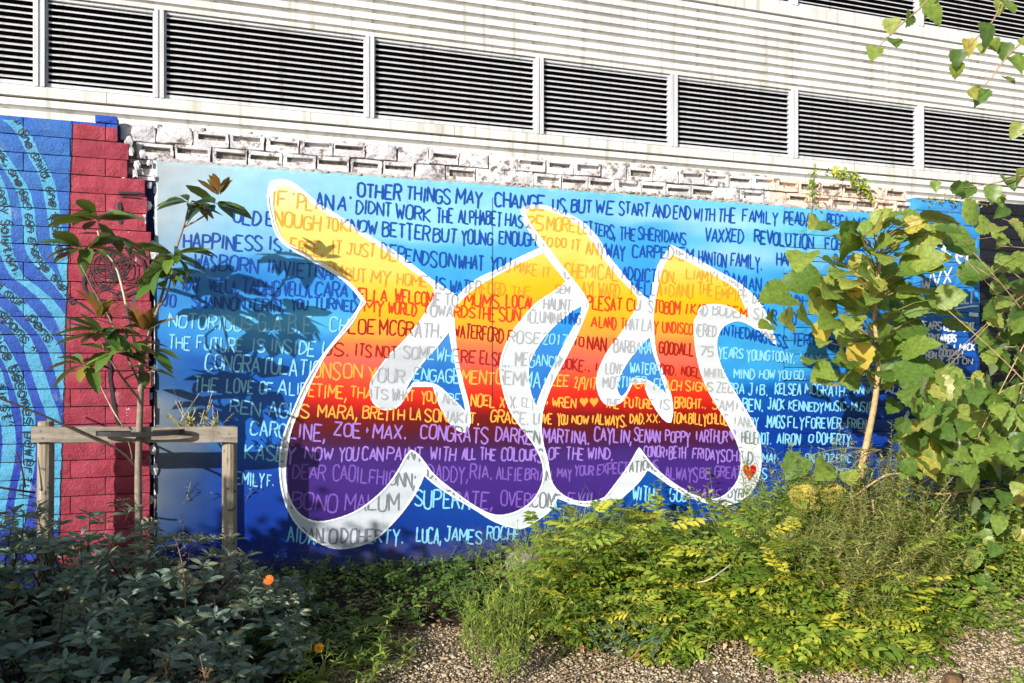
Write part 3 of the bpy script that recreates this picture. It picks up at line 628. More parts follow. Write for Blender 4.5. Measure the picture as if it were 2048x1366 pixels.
for ri, row in enumerate(ROWS):
    light = ri >= 7
    def colf(x, y, light=light, ri=ri):
        if in_fill(x, y):
            if y < 560 and ri < 5: c = (246, 168, 52) if y < 470 else (240, 158, 56)
            elif ri < 5: c = (238, 150, 40)
            elif ri < 7: c = (232, 62, 28)
            elif ri < 9: c = (165, 22, 18)
            elif ri < 12: c = (252, 172, 66)
            else: c = (160, 122, 218) if ri < 14 else (124, 88, 188)
            return alb(c, .8)
        if in_white(x, y):
            return alb((178, 180, 188) if ri < 12 else (128, 134, 142), .75)
        return LTBLUE if light else DKBLUE
    for gi in range(0, len(row), 4):
        p = Paint(.0028)
        for (t, x0, x1, y0, y1, h, w) in row[gi:gi + 4]:
            if (x1 > 1567) != bool(p.far) and p.V: p.obj('painted_words', M_letter, mw); p = Paint(.0028)
            if x1 > 1567 and not p.far: p = Paint(.0095); p.far = True
            for st in word_strokes(t, x0, x1, y0, y1, h): p.stroke(st, w * .70, colf)
        if ri == 10 and gi == 12:
            for hx in (1168, 1188): p.poly([heart(hx, 805, 17, 19)], alb((252, 172, 66)))
        if ri == 12 and gi == 8: p.poly([heart(1465, 871, 14, 24)], alb((168, 128, 222)))
        if p.V: p.obj('painted_words', M_letter, mw)

# expansion joints of the render
M_crack = m_plain('dark_joint', (.015, .03, .06), .9)
for pxj, y0, y1 in ((984, 395, 800), (1567, 545, 960)):
    a, b = W(pxj, y0, .0), W(pxj, y1, .0)
    mb = MB(); zs = np.linspace(b[2], a[2], 26)
    V = []; F = []
    for z in zs:
        dx = .002 * noise.noise(Vector((0, z * 9, 3))); V += [(a[0] + dx - .0018, -.0052, z), (a[0] + dx + .0018, -.0052, z)]
    F = [(2 * i, 2 * i + 1, 2 * i + 3, 2 * i + 2) for i in range(len(zs) - 1)]
    obj('render_joint', V, F, M_crack, mw)

# ---- exposed block ends above the render
def m_blockends():
    n = NT('peeling_white_block'); x = n.xyz()
    pink = n.math('GREATER_THAN', n.math('ADD', x[0], n.math('MULTIPLY', n.noise(7), .25)), gx(1545) + .12)
    f = n.noise(16, 7, .7); f2 = n.noise(60, 5, .7)
    base = n.mix(pink, (.80, .79, .80), (.84, .66, .56))
    gr = n.mix(n.ramp(n.noise(2.2, 3), [(.38, bw(0)), (.62, bw(1))]), base, (.55, .53, .59))
    c = n.mix(n.ramp(f, [(.38, bw(1)), (.47, bw(0))]), n.mix(pink, gr, base), (.2, .17, .16))
    c = n.mix(n.ramp(f2, [(.30, bw(1)), (.38, bw(0))]), c, (.08, .07, .065))
    oi = n.new('ShaderNodeObjectInfo'); c = n.mix(n.math('MULTIPLY', oi.outputs['Random'], .22), c, n.mix(.6, c, (.25, .23, .25)))
    n.col(c); n.rough(.85, .2)
    n.bump(n.math('ADD', f, n.math('MULTIPLY', f2, .7)), .011, 1)
    return n.m
M_bend = m_blockends()
def m_mortar():
    n = NT('old_grey_mortar'); f = n.noise(40, 6, .7)
    n.col(n.ramp(f, [(.3, (.05, .045, .04)), (.5, (.22, .2, .18)), (.7, (.5, .46, .43))])); n.rough(.95, .1); n.bump(f, .01); return n.m
M_mortar = m_mortar()
BW, BH = .2140, .1028
def end_block(seed, slot):
    r = random.Random(seed); w, h = BW / 2, BH / 2
    j = lambda s=.004: r.uniform(-s, s)
    if slot:
        sx0, sx1 = -w * .84 + j(.010), w * .84 + j(.010); sz0, sz1 = -h * .22 + j(.007), h * .48 + j(.006)
        o = [(-w + j(), -h + j()), (0 + j(), -h + j()), (w + j(), -h + j()), (w + j(), sz0), (w + j(), sz1), (w + j(), h + j()), (0 + j(), h + j()), (-w + j(), h + j()), (-w + j(), sz1), (-w + j(), sz0)]
        i = [(sx0, sz0 + j(.002)), (0, sz0 + j(.002)), (sx1, sz0 + j(.002)), (sx1, sz1 + j(.002)), (0, sz1 + j(.002)), (sx0, sz1 + j(.002))]
        V = [(a, j(.003), b) for a, b in o] + [(a, j(.002), b) for a, b in i] + [(a, .035, b) for a, b in i]
        V += [(a, .12, b) for a, b in o]
        F = [(0, 1, 11, 10), (1, 2, 12, 11), (2, 3, 12), (3, 4, 13, 12), (4, 5, 13), (5, 6, 14, 13), (6, 7, 15, 14), (7, 8, 15), (8, 9, 10, 15), (9, 0, 10)]
        for a in range(6): b = (a + 1) % 6; F.append((10 + a, 10 + b, 16 + b, 16 + a))
        F.append((16, 17, 18, 19, 20, 21))
        for a in range(10): b = (a + 1) % 10; F.append((b, a, 22 + a, 22 + b))
    else:
        V = []; F = []; nx, nz = 5, 3
        for b in range(nz + 1):
            for a in range(nx + 1):
                e = a in (0, nx) or b in (0, nz)
                V.append((-w + 2 * w * a / nx + j(.006 if e else .008), (.006 if e else -.003) + j(.003), -h + 2 * h * b / nz + j(.005)))
        F = [(b * (nx + 1) + a, b * (nx + 1) + a + 1, (b + 1) * (nx + 1) + a + 1, (b + 1) * (nx + 1) + a) for a in range(nx) for b in range(nz)]
        ring = [a for a in range(nx + 1)] + [b * (nx + 1) + nx for b in range(1, nz + 1)] + [nz * (nx + 1) + a for a in range(nx - 1, -1, -1)] + [b * (nx + 1) for b in range(nz - 1, 0, -1)]
        q = len(V)
        for e in ring: V.append((V[e][0], .12, V[e][2]))
        m = len(ring)
        for k in range(m): F.append((ring[(k + 1) % m], ring[k], q + k, q + (k + 1) % m))
    return mesh('block', V, F, M_bend)
slots = [end_block(100 + i, True) for i in range(9)]; plains = [end_block(200 + i, False) for i in range(7)]
X0 = gx(252); X1 = gx(1822)
mb = MB(); mb.box(X0 - .02, X1, .062, .40, 2.0, ZTOP - .012); mb.box(XM0 + .01, gx(2300), .062, .40, -.1, 2.0)
mb.obj('wall_core', M_mortar, mw)
for r in range(4):
    zc = ZTOP - .055 - r * .1115
    x = X0 + (.0 if r % 2 == 0 else .11) - .05
    while x < X1 - .05:
        slot = random.random() < (.82 if r < 2 else .5)
        if x < X0 + .2 and r == 0: slot = False
        if 3.6 < x < 4.0 and r == 0: slot = True
        me = random.choice(slots if slot else plains)
        o = bpy.data.objects.new('block', me); COL.objects.link(o); o.parent = mw
        o.location = Vector((x + BW / 2, .030 + random.uniform(-.008, .008), zc + random.uniform(-.004, .004))) - mw.location
        o.rotation_euler = (0, random.uniform(-.012, .012), random.uniform(-.01, .01))
        x += .2235 + random.uniform(-.003, .006)
# crumbling mortar lumps: ledge over the render and lumps on the coping
def lump(c, r, seed, squash=(1, 1, 1)):
    rr = random.Random(seed); V = []; F = []
    t = 6; s = 4
    for b in range(1, s):
        ph = math.pi * b / s
        for a in range(t):
            an = 2 * math.pi * a / t + b
            k = r * rr.uniform(.7, 1.25)
            V.append((c[0] + k * squash[0] * math.sin(ph) * math.cos(an), c[1] + k * squash[1] * math.sin(ph) * math.sin(an), c[2] + k * squash[2] * math.cos(ph)))
    for b in range(s - 2):
        for a in range(t): a2 = (a + 1) % t; F.append((b * t + a, (b + 1) * t + a, (b + 1) * t + a2, b * t + a2))
    F.append(tuple(range(t))); F.append(tuple((s - 2) * t + a for a in range(t))[::-1])
    return V, F
M_rubble = m_plain('crumbling_sandy_mortar', (.42, .38, .34), .95, .1, .55, 25, 60, .004)
M_rub2 = m_plain('brown_dirt_on_ledge', (.22, .16, .10), .95, .1, .6, 30, 60, .006)
mb = MB(); x = gx(320)
while x < X1 - .1:
    big = gx(1150) < x < gx(1500)
    r = random.uniform(.006, .02 if big else .012)
    mb.add(*lump((x, .022 + random.uniform(-.012, .01), ZT + random.uniform(-.004, .03 if big else .012)), r, random.random(), (1.6, .9, .8)))
    x += random.uniform(.008, .022) * (.8 if big else 1.2)
tag(mb.obj('mortar_ledge', M_rubble, mw), kind='stuff')
mb = MB(); x = gx(1010)
while x < gx(1480):
    mb.add(*lump((x, .024, ZT + random.uniform(.006, .026)), random.uniform(.005, .015), random.random(), (1.4, 1, .8))); x += random.uniform(.01, .03)
tag(mb.obj('ledge_dirt', M_rub2, mw), kind='stuff')
xs_l = [1222, 1236, 1258, 1290, 1310, 1335, 1385, 1402, 1420, 1436, 1462, 1492, 1520, 1538, 860, 905, 985, 1050, 405, 500, 318]
for k, pxl in enumerate(xs_l):
    r = random.uniform(.022, .034) if pxl > 1200 else random.uniform(.012, .02)
    V, F = lump((gx(pxl), .06, ZTOP + r * .3), r, k, (1.1, 1.2, .75)); obj('mortar_lump', V, F, M_rubble, mw)
# ragged plaster strip between blocks and render (thin grey band)
V = []; F = []; xs = np.linspace(XM0 + .01, X1, 260)
for i, x in enumerate(xs):
    V += [(x, .012 + .003 * noise.noise(Vector((x * 9, 1, 0))), ZT - .01), (x, .018 + .004 * noise.noise(Vector((x * 13, 2, 0))), ZT + .022 + .014 * noise.noise(Vector((x * 11, 3, 0))) + .01 * noise.noise(Vector((x * 40, 3, 0)))), (x, .05, ZT + .026)]
for i in range(len(xs) - 1):
    for k in range(2): F.append((3 * i + k, 3 * i + 3 + k, 3 * i + 4 + k, 3 * i + 1 + k))
obj('plaster_edge', V, F, m_plain('pinkish_grey_plaster', (.44, .40, .40), .9, .15, .5, 12, 50, .004), mw, smooth=True)

# ================================================================== LEFT WALL OF PAINTED BLOCKS
def px_of(X, z, y=0.0):
    rel = np.array([X - CAM[0], y - CAM[1], z - CAM[2]]); Zc = rel[0] * ST + rel[1] * CT; Xc = rel[0] * CT - rel[1] * ST
    return CX + FPX * Xc / Zc, HOR - FPX * rel[2] / Zc
LD = .04
BANDS = [
 [(17,240),(44,264),(67,308),(94,360),(102,396),(111,454),(117,498),(129,536),(142,570)],
 [(-25,280),(0,308),(23,343),(44,378),(56,425),(59,469),(70,513),(97,545),(126,577),(150,610)],
 [(-12,350),(0,384),(9,425),(9,484),(18,519),(35,551),(67,577),(98,605),(123,640),(140,680)],
 [(-40,550),(0,575),(29,598),(46,612),(77,652),(105,692),(123,748),(136,800)],
 [(-30,600),(0,625),(25,649),(52,683),(68,723),(89,785),(105,831),(114,877),(114,923),(112,969),(104,1060)],
 [(-20,650),(0,689),(22,729),(40,775),(55,828),(58,877),(55,938),(46,985),(35,1060)],
 [(-15,730),(0,778),(9,821),(18,877),(15,923),(6,969),(-8,1060)]]
def m_leftwall():
    n = NT('left_mural_paint'); xyz = n.xyz(); zmax = 3.1
    jig = n.math('MULTIPLY', n.math('SUBTRACT', n.noise(30, 3), .5), .012)
    tot = None
    for bd in BANDS:
        fc = n.new('ShaderNodeFloatCurve'); cv = fc.mapping.curves[0]
        P = sorted([((W(x, y, LD)[2]) / zmax, (W(x, y, LD)[0] + 2.5) / 3.0) for x, y in bd])
        P = [q for q in P if 0 < q[0] < 1]
        cv.points[0].location = P[0]; cv.points[1].location = P[-1]
        for q in P[1:-1]: cv.points.new(*q)
        for cp in cv.points: cp.handle_type = 'AUTO'
        fc.mapping.update()
        n.l(n.math('DIVIDE', xyz[2], zmax), fc.inputs['Value'])
        xc = n.math('SUBTRACT', n.math('MULTIPLY', fc.outputs[0], 3.0), 2.5)
        dd = n.math('ABSOLUTE', n.math('SUBTRACT', n.math('ADD', xyz[0], jig), xc))
        hit = n.math('LESS_THAN', dd, .036)
        lo = n.math('GREATER_THAN', n.math('DIVIDE', xyz[2], zmax), P[0][0]); hi = n.math('LESS_THAN', n.math('DIVIDE', xyz[2], zmax), P[-1][0])
        hit = n.math('MULTIPLY', hit, n.math('MULTIPLY', lo, hi))
        tot = hit if tot is None else n.math('MAXIMUM', tot, hit)
    deep = n.mix(n.ramp(n.math('DIVIDE', xyz[2], zmax), [(.25, bw(0)), (.85, bw(1))]), alb((54, 76, 204)), alb((70, 136, 222)))
    deep = n.mix(n.ramp(n.noise(5, 5), [(.35, bw(0)), (.7, bw(.5))]), deep, alb((30, 78, 200)))
    c = n.mix(tot, deep, alb((104, 200, 248)))
    # maroon field
    edge = n.math('ADD', n.math('MULTIPLY', n.math('SUBTRACT', xyz[2], 1.9), .028), gx(134, LD))
    edge = n.math('ADD', edge, n.math('MULTIPLY', n.math('SUBTRACT', n.noise(18, 3), .5), .02))
    mar = n.math('GREATER_THAN', xyz[0], edge)
    mc = n.mix(n.ramp(n.noise(9, 5), [(.35, bw(0)), (.7, bw(1))]), alb((176, 56, 78)), alb((206, 84, 104)))
    bt = n.math('MULTIPLY', n.math('GREATER_THAN', n.math('ADD', xyz[2], n.math('MULTIPLY', n.noise(14, 3), .06)), 2.975), 1)
    mc = n.mix(bt, mc, alb((44, 96, 214)))
    c = n.mix(mar, c, mc)
    dk = n.math('LESS_THAN', n.math('ABSOLUTE', n.math('SUBTRACT', xyz[0], edge)), .0045)
    c = n.mix(dk, c, (.012, .01, .02))
    # peeled flecks near the ragged right edge
    fl = n.math('MULTIPLY', n.math('GREATER_THAN', n.noise(13, 5, .7), .66), n.math('GREATER_THAN', xyz[0], gx(248, LD)))
    c = n.mix(fl, c, (.62, .66, .74))
    oi = n.new('ShaderNodeObjectInfo'); c = n.mix(n.math('MULTIPLY', oi.outputs['Random'], .22), c, n.mix(.5, c, (.0, .0, .02)))
    c = n.mix(n.ramp(n.noise(6, 6, .75), [(.60, bw(0)), (.68, bw(.5))]), c, n.mix(.5, c, (.5, .5, .55)))
    c = n.mix(n.ramp(n.noise(120, 3), [(.3, bw(.55)), (.4, bw(0))]), c, (.02, .02, .05))
    n.col(c); n.rough(.6, .3)
    n.bump(n.math('ADD', n.noise(80, 5, .75), n.math('MULTIPLY', n.noise(14, 2), 1.0)), .011, 1.0)
    return n.m
M_left = m_leftwall()
lw = empty('painted_block_wall', (gx(80), -LD, 0), 'blockwork wall painted blue with pale wavy bands of handwriting and a maroon end', 'wall')
RH = .111; LB = .452
def flat_block(w, seed):
    r = random.Random(seed); nx, nz = max(3, int(w / .045)), 3; V = []; F = []
    h = RH - .006
    for b in range(nz + 1):
        for a in range(nx + 1):
            e = a in (0, nx) or b in (0, nz)
            V.append((w * a / nx, (.005 if e else -.001) + r.uniform(-.0012, .0012), h * b / nz + (r.uniform(-.0012, .0012))))
    F = [(b * (nx + 1) + a, b * (nx + 1) + a + 1, (b + 1) * (nx + 1) + a + 1, (b + 1) * (nx + 1) + a) for a in range(nx) for b in range(nz)]
    ring = [a for a in range(nx + 1)] + [b * (nx + 1) + nx for b in range(1, nz + 1)] + [nz * (nx + 1) + a for a in range(nx - 1, -1, -1)] + [b * (nx + 1) for b in range(nz - 1, 0, -1)]
    q = len(V); m = len(ring)
    for e in ring: V.append((V[e][0], .10, V[e][2]))
    for k in range(m): F.append((ring[(k + 1) % m], ring[k], q + k, q + (k + 1) % m))
    return V, F
Xend = gx(236, LD); row = 0; z = ZTOP - .03 - RH
XLeft = gx(-240, LD)
while z > -.1:
    pyr = px_of(Xend, z, -LD)[1]
    xe = Xend
    if pyr > 316: xe = gx(262 + random.uniform(-8, 12), LD)
    if pyr > 388: xe = gx(294 + random.uniform(-9, 6), LD)
    if pyr > 470: xe = gx(303 + random.uniform(-5, 3), LD)
    cuts = []; x = gx(47 if row % 2 == 0 else 141, LD)
    while x > XLeft: x -= LB
    while x < xe:
        a = max(x, XLeft); b = min(x + LB, xe)
        if b - a > .05:
            V, F = flat_block(b - a - .005, row * 31 + len(cuts))
            o = bpy.data.objects.new('block', mesh('block', V, F, M_left)); COL.objects.link(o); o.parent = lw
            o.location = Vector((a, -LD + random.uniform(-.002, .002), z)) - lw.location
            cuts.append(a)
        x += LB
    z -= RH; row += 1
# pier cap
V, F = flat_block(gx(233, LD) - gx(190, LD), 5); V = [(a, b, c * .42) for a, b, c in V]
o = bpy.data.objects.new('block', mesh('block', V, F, M_left)); COL.objects.link(o); o.parent = lw; o.location = Vector((gx(190, LD), -LD, ZTOP - .028)) - lw.location
mb = MB(); mb.box(XLeft, gx(238, LD), .02 - LD + .0, .3, -.1, ZTOP - .035); mb.box(gx(238, LD), gx(258), .02, .3, -.1, ZTOP - .36); mb.box(gx(258), gx(306), .022, .06, -.1, ZTOP - .37)
mb.obj('mortar_core', m_plain('blue_stained_mortar', (.02, .03, .12), .9, .1, .4, 10, 40, .004), lw)
# flaking strip of plaster at the meeting with the render
M_flake = m_plain('flaking_white_plaster', (.62, .62, .66), .9, .15, .6, 14, 50, .006)
for k in range(26):
    zz = random.uniform(.5, ZT + .05); xx = gx(random.uniform(294, 309))
    if k < 8: xx = gx(random.uniform(238, 300)); zz = ZT + random.uniform(-.12, .12)
    V, F = lump((xx, .0 + random.uniform(-.03, .0), zz), random.uniform(.014, .034), k + 50, (.8, .35, 1.5)); obj('plaster_flake', V, F, M_flake, lw)
# handwriting that follows the bands
WALLINK = lambda x, y: (.012, .02, .05)
def along(bd, text, s0, size, parent):
    pts = resample(smooth_line([np.array(q, float) for q in bd], lim=-1, it=2), 2.0)
    L = [0.0]
    for a, b in zip(pts[:-1], pts[1:]): L.append(L[-1] + float(np.linalg.norm(b - a)))
    def at(s):
        s = max(0, min(L[-1] - 1e-3, s)); i = min(len(L) - 2, int(np.searchsorted(L, s)) - 1 if s > 0 else 0); i = max(i, 0)
        t = (s - L[i]) / (L[i + 1] - L[i] + 1e-9); q = pts[i] * (1 - t) + pts[i + 1] * t
        d = at2(i); return q, d
    def at2(i):
        a = pts[max(0, i - 4)]; b = pts[min(len(pts) - 1, i + 4)]; d = b - a; return d / np.linalg.norm(d)
    p = Paint(LD + .0062); sx = size / 6.0; s = s0
    for ch in text:
        a = adv(ch)
        if ch in FONT and s < L[-1] - 8:
            q, d = at(s + a * sx * .5); nrm = np.array([d[1], -d[0]])
            for st in FONT[ch].split('|'):
                sp = []
                for g in st.split():
                    gx_, gy_ = float(g[0]) - (1.0 if a == 2.0 else 0) - a * .5, gdig(g[1]) - 2.4
                    sp.append(q + d * gx_ * sx * .95 + nrm * gy_ * sx)
                p.stroke(smooth_line(sp, lim=.2, it=2 if len(sp) > 3 else 0), 2.9, WALLINK)
        s += (a + 1.0) * sx
    if p.V: p.obj('handwriting', M_letter, parent)
along(BANDS[0], '" One child, one teacher', 8, 16, lw)
along(BANDS[1], 'book, one pen can change the world"', 6, 15, lw)
along(BANDS[2], 'only Solution. "', 30, 17, lw)
along(BANDS[3], 'and our .pens.', 0, 19, lw)
along(BANDS[4], 'weapons."', 2, 19, lw)
along(BANDS[5], 'voice becomes powerful', 2, 20, lw)
along(BANDS[6], 'first"', 40, 19, lw)
# black scribble on the maroon part
p = Paint(LD + .0056); INK = lambda x, y: (.03, .022, .03)
def scrib(cx, cy, rx, ry, n, w, turns=3.0, ang=0):
    P = []
    for i in range(n):
        t = i / (n - 1) * turns * 2 * math.pi; k = 1 - .5 * i / n
        P.append((cx + rx * k * math.cos(t + ang) + random.uniform(-2, 2), cy + ry * k * math.sin(t + ang) + random.uniform(-2, 2)))
    p.stroke(smooth_line(P, lim=-1, it=1), w, INK)
scrib(218, 530, 46, 34, 40, 2.0, 3.3); scrib(240, 520, 30, 40, 34, 2.2, 2.6, 1); scrib(205, 555, 34, 26, 30, 2.0, 3, 2); scrib(255, 545, 26, 30, 30, 2.0, 2, 3)
scrib(225, 515, 30, 14, 24, 1.6, 4, 2); scrib(215, 590, 34, 16, 20, 1.8, 2, 1)
p.stroke(smooth_line([(168, 548), (166, 575), (180, 592), (205, 612), (220, 640)], lim=-1), 6, INK); p.stroke([(262, 500), (285, 520), (292, 550), (280, 580), (250, 592)], 5.5, INK)
p.stroke([(238, 404), (240, 425), (241, 448)], 8, INK); p.stroke([(218, 700), (220, 760), (228, 815), (236, 850)], 7, INK); p.stroke([(190, 560), (230, 590), (270, 570)], 2.5, INK)
p.stroke([(236, 385), (285, 386)], 4, INK); p.stroke([(240, 392), (282, 396)], 2.5, INK)
p.obj('black_scribble', M_letter, lw)

# ================================================================== RIGHT WALL
def m_rightwall():
    n = NT('right_blue_paint'); at = n.new('ShaderNodeAttribute', attribute_name='paint')
    n.col(n.mix(n.ramp(n.noise(3, 5), [(.4, bw(0)), (.7, bw(.3))]), at.outputs['Color'], n.mix(.5, at.outputs['Color'], (.0, .0, .0)))); n.rough(.5, .3)
    n.bump(n.noise(90, 4), .003, .7); return n.m
M_right = m_rightwall()
def block_run(parent, xa, xb, ztop, colf, y, name='block'):
    z = ztop - RH; r = 0
    while z > -.1:
        x = xa - (0 if r % 2 == 0 else LB / 2)
        while x < xb:
            a, b = max(x, xa), min(x + LB, xb)
            if b - a > .03:
                V, F = flat_block(b - a - .004, r * 17 + int(x * 100))
                C = []
                for v in V:
                    q = px_of(a + v[0], z + v[2], y); C.append(colf(*q))
                o = bpy.data.objects.new(name, mesh(name, V, F, M_right, colour=C)); COL.objects.link(o); o.parent = parent
                o.location = Vector((a, y, z)) - parent.location
            x += LB
        z -= RH; r += 1
rw = empty('blue_block_wall', (gx(1700), 0, 0), 'blue painted block wall with white names behind the large leaved tree', 'wall')
block_run(rw, gx(1568) + .003, gx(1829), ZT, lambda x, y: bgcol(x, y), -.004)
rw2 = empty('blue_block_pier', (gx(1895), 0, 0), 'taller blue painted pier with white scrawled lettering and an arrow', 'wall')
block_run(rw2, gx(1832, .03), gx(1961, .03), 2.925, lambda x, y: bgcol(x, y), -.03)
rw3 = empty('black_block_wall', (gx(2100), 0, 0), 'black painted block wall at the far right behind leafy branches', 'wall')
block_run(rw3, gx(1962, .03), gx(2330, .03), 2.94, lambda x, y: (.012, .012, .016), -.03)
for par, a, b in ((rw2, gx(1832, .03) + .004, gx(1961, .03) - .002), (rw3, gx(1962, .03) + .002, gx(2330, .03))):
    mb = MB(); mb.box(a, b, -.012, .06, -.1, 2.92); mb.obj('mortar_core', m_plain('dark_blue_mortar', (.01, .03, .1), .9), par)
wcol = lambda x, y: alb((225, 238, 250), .85)
def pier_text(items):
    pp = Paint(.0405)
    for t, x0, x1, y0, y1, h, w in items:
        for st in word_strokes(t, x0, x1, y0, y1, h): pp.stroke(st, w, wcol)
    return pp
pp = pier_text([("ED",1912,1948,505,528,30,5),("NE",1872,1903,484,500,24,4.4),("WVX",1842,1902,572,548,30,3.2),("OF",1858,1880,596,597,16,3.6),("NELLI",1896,1945,596,594,22,3.6),("YEARS",1838,1882,650,652,15,3.4),("BLOW OUT",1888,1948,652,655,16,3.6),("HAPPY",1836,1872,674,677,16,3.2),("FATHERS",1875,1912,676,677,14,3.2),("JACKIE + MICK",1852,1950,692,694,13,3),("RON",1852,1872,709,710,12,3),("GOODALL",1878,1930,706,707,13,3.2),("MUST GO ON",1845,1945,724,722,11,2.6)])
pp.stroke([(1838, 628), (1880, 622), (1945, 612), (1957, 612)], 3, wcol); pp.stroke([(1850, 620), (1837, 628), (1852, 634)], 2.6, wcol); pp.stroke([(1938, 628), (1957, 630)], 8, wcol)
pp.obj('painted_words', M_letter, rw2)
pp = Paint(.0125)
for t, x0, x1, y0, y1, h, w in [("HOT",1800,1826,602,604,14,3.2),("USE",1782,1800,664,672,14,3.2),("ALL",1790,1824,700,702,14,3),("PONY",1752,1795,566,570,16,3.2),("WE ARE",1720,1800,720,724,14,2.8),("LOVE",1715,1745,742,746,16,3.2),("JOE",1770,1800,810,812,14,3),("ALL",1770,1810,780,782,13,3)]:
    for st in word_strokes(t, x0, x1, y0, y1, h): pp.stroke(st, w, wcol)
pp.obj('painted_words', M_letter, rw)

# ================================================================== PLANT TOOLS
def leaf_t(wid, fold=.25, droop=.15, wave=0.0, seed=0):
    r = random.Random(seed); V = []; F = []
    for k, (t, w) in enumerate(wid):
        z = -droop * t * t
        a, b = w * (1 + r.uniform(-.08, .08)), w * (1 + r.uniform(-.08, .08))
        V += [(-a, t, z + fold * a + r.uniform(-wave, wave)), (0, t + (.0 if w else 0), z), (b, t, z + fold * b + r.uniform(-wave, wave))]
    for k in range(len(wid) - 1):
        o = 3 * k; F += [(o, o + 1, o + 4, o + 3), (o + 1, o + 2, o + 5, o + 4)]
    return np.array(V, float), np.array(F)
MAGL = [leaf_t([(0, .012), (.07, .02), (.22, .14), (.45, .20), (.7, .185), (.9, .09), (1, .0)], f, d, .012, i) for i, (f, d) in enumerate([(.3, .12), (.45, .3), (.2, .05), (.35, .45)])]
SAGL = [leaf_t([(0, .025), (.15, .05), (.4, .16), (.7, .165), (.92, .08), (1, 0)], f, d, .01, i + 30) for i, (f, d) in enumerate([(.35, .2), (.2, .4), (.45, .1), (.3, .55)])]
LANL = [leaf_t([(0, .02), (.3, .085), (.65, .065), (1, 0)], .3, d, .01, i + 40) for i, d in enumerate([.1, .3, .5])]
NARL = [leaf_t([(0, .02), (.4, .045), (1, 0)], .2, d, 0, i + 50) for i, d in enumerate([.0, .3])]
OVAL = [leaf_t([(0, .05), (.3, .26), (.6, .24), (.88, .1), (1, 0)], .2, d, .02, i + 60) for i, d in enumerate([.1, .35])]
def leaf_w(wf, n=11, tooth=.06, fold=.2, droop=.2, wave=.03, seed=0, t0=-.06):
    r = random.Random(seed); V = []; F = []
    for k in range(n + 1):
        t = t0 + (1 - t0) * k / n; w = wf(k / n) * (1 + (tooth if k % 2 else -tooth)); z = -droop * max(t, 0) ** 2; q = .022 * (1 if k % 2 else -1)
        a = r.uniform(-wave, wave); b = r.uniform(-wave, wave)
        V += [(-w, t + .03 * (k % 2), z + fold * w + a), (-w * .52, t, z + fold * w * .45 + q + a * .4), (0, t, z), (w * .52, t, z + fold * w * .45 + q + b * .4), (w, t + .03 * (k % 2), z + fold * w + b)]
    for k in range(n):
        for j in range(4): o = 5 * k + j; F.append((o, o + 1, o + 6, o + 5))
    return np.array(V, float), np.array(F)
def frond(pairs, ll, lw, seed, droop=.3, dense=1.0):
    r = random.Random(seed); V = []; F = []
    def rach(t): return np.array((.02 * math.sin(t * 3 + seed), t, -droop * t * t))
    def leafl(P, ang, L, w, tilt):
        d = np.array((math.sin(ang), math.cos(ang), tilt)); s = np.array((math.cos(ang), -math.sin(ang), 0)); b = len(V)
        for t, ww in ((0, .05), (.35, .5), (.7, .42), (1, 0)):
            z = np.array((0, 0, -.35 * L * t * t)); up = np.array((0, 0, .25 * ww * w))
            V.extend([P + d * L * t - s * ww * w + z + up, P + d * L * t + z, P + d * L * t + s * ww * w + z + up])
        for k in range(3): o = b + 3 * k; F.extend([(o, o + 1, o + 4, o + 3), (o + 1, o + 2, o + 5, o + 4)])
    for k in range(pairs):
        t = .18 + .72 * k / (pairs - 1); P = rach(t); L = ll * (.65 + .5 * math.sin(math.pi * (.25 + .6 * k / pairs)))
        for sg in (-1, 1): leafl(P, sg * r.uniform(.95, 1.3), L * r.uniform(.85, 1.1), lw, r.uniform(-.1, .3))
    leafl(rach(.92), 0, ll, lw, 0)
    b = len(V)
    for k in range(5):
        q = rach(k / 4 * .95); V.extend([q + np.array((-.006, 0, 0)), q + np.array((0, 0, -.006)), q + np.array((.006, 0, 0))])
    for k in range(4): o = b + 3 * k; F.extend([(o, o + 1, o + 4, o + 3), (o + 1, o + 2, o + 5, o + 4)])
    return np.array(V), np.array(F)
BIGL = [leaf_w(lambda u: .50 * max(0, math.sin(math.pi * min(1, u + .03) ** .62)) ** .66, 11, .05, f, d, .035, i) for i, (f, d) in enumerate([(.12, .15), (.3, .35), (.35, .08), (.05, .45), (.2, .25)])]
POPL = [leaf_w(lambda u: .46 * max(0, math.sin(math.pi * min(1, u + .04) ** .56)) ** .8, 9, .07, f, d, .03, i + 5) for i, (f, d) in enumerate([(.15, .1), (.35, .25), (.1, .35), (.25, -.12)])]
FRND = [frond(5, .27, .13, i, d) for i, d in enumerate([.2, .4, .6, .1])]
FERN = [frond(8, .2, .05, i + 7, d) for i, d in enumerate([.25, .5])]

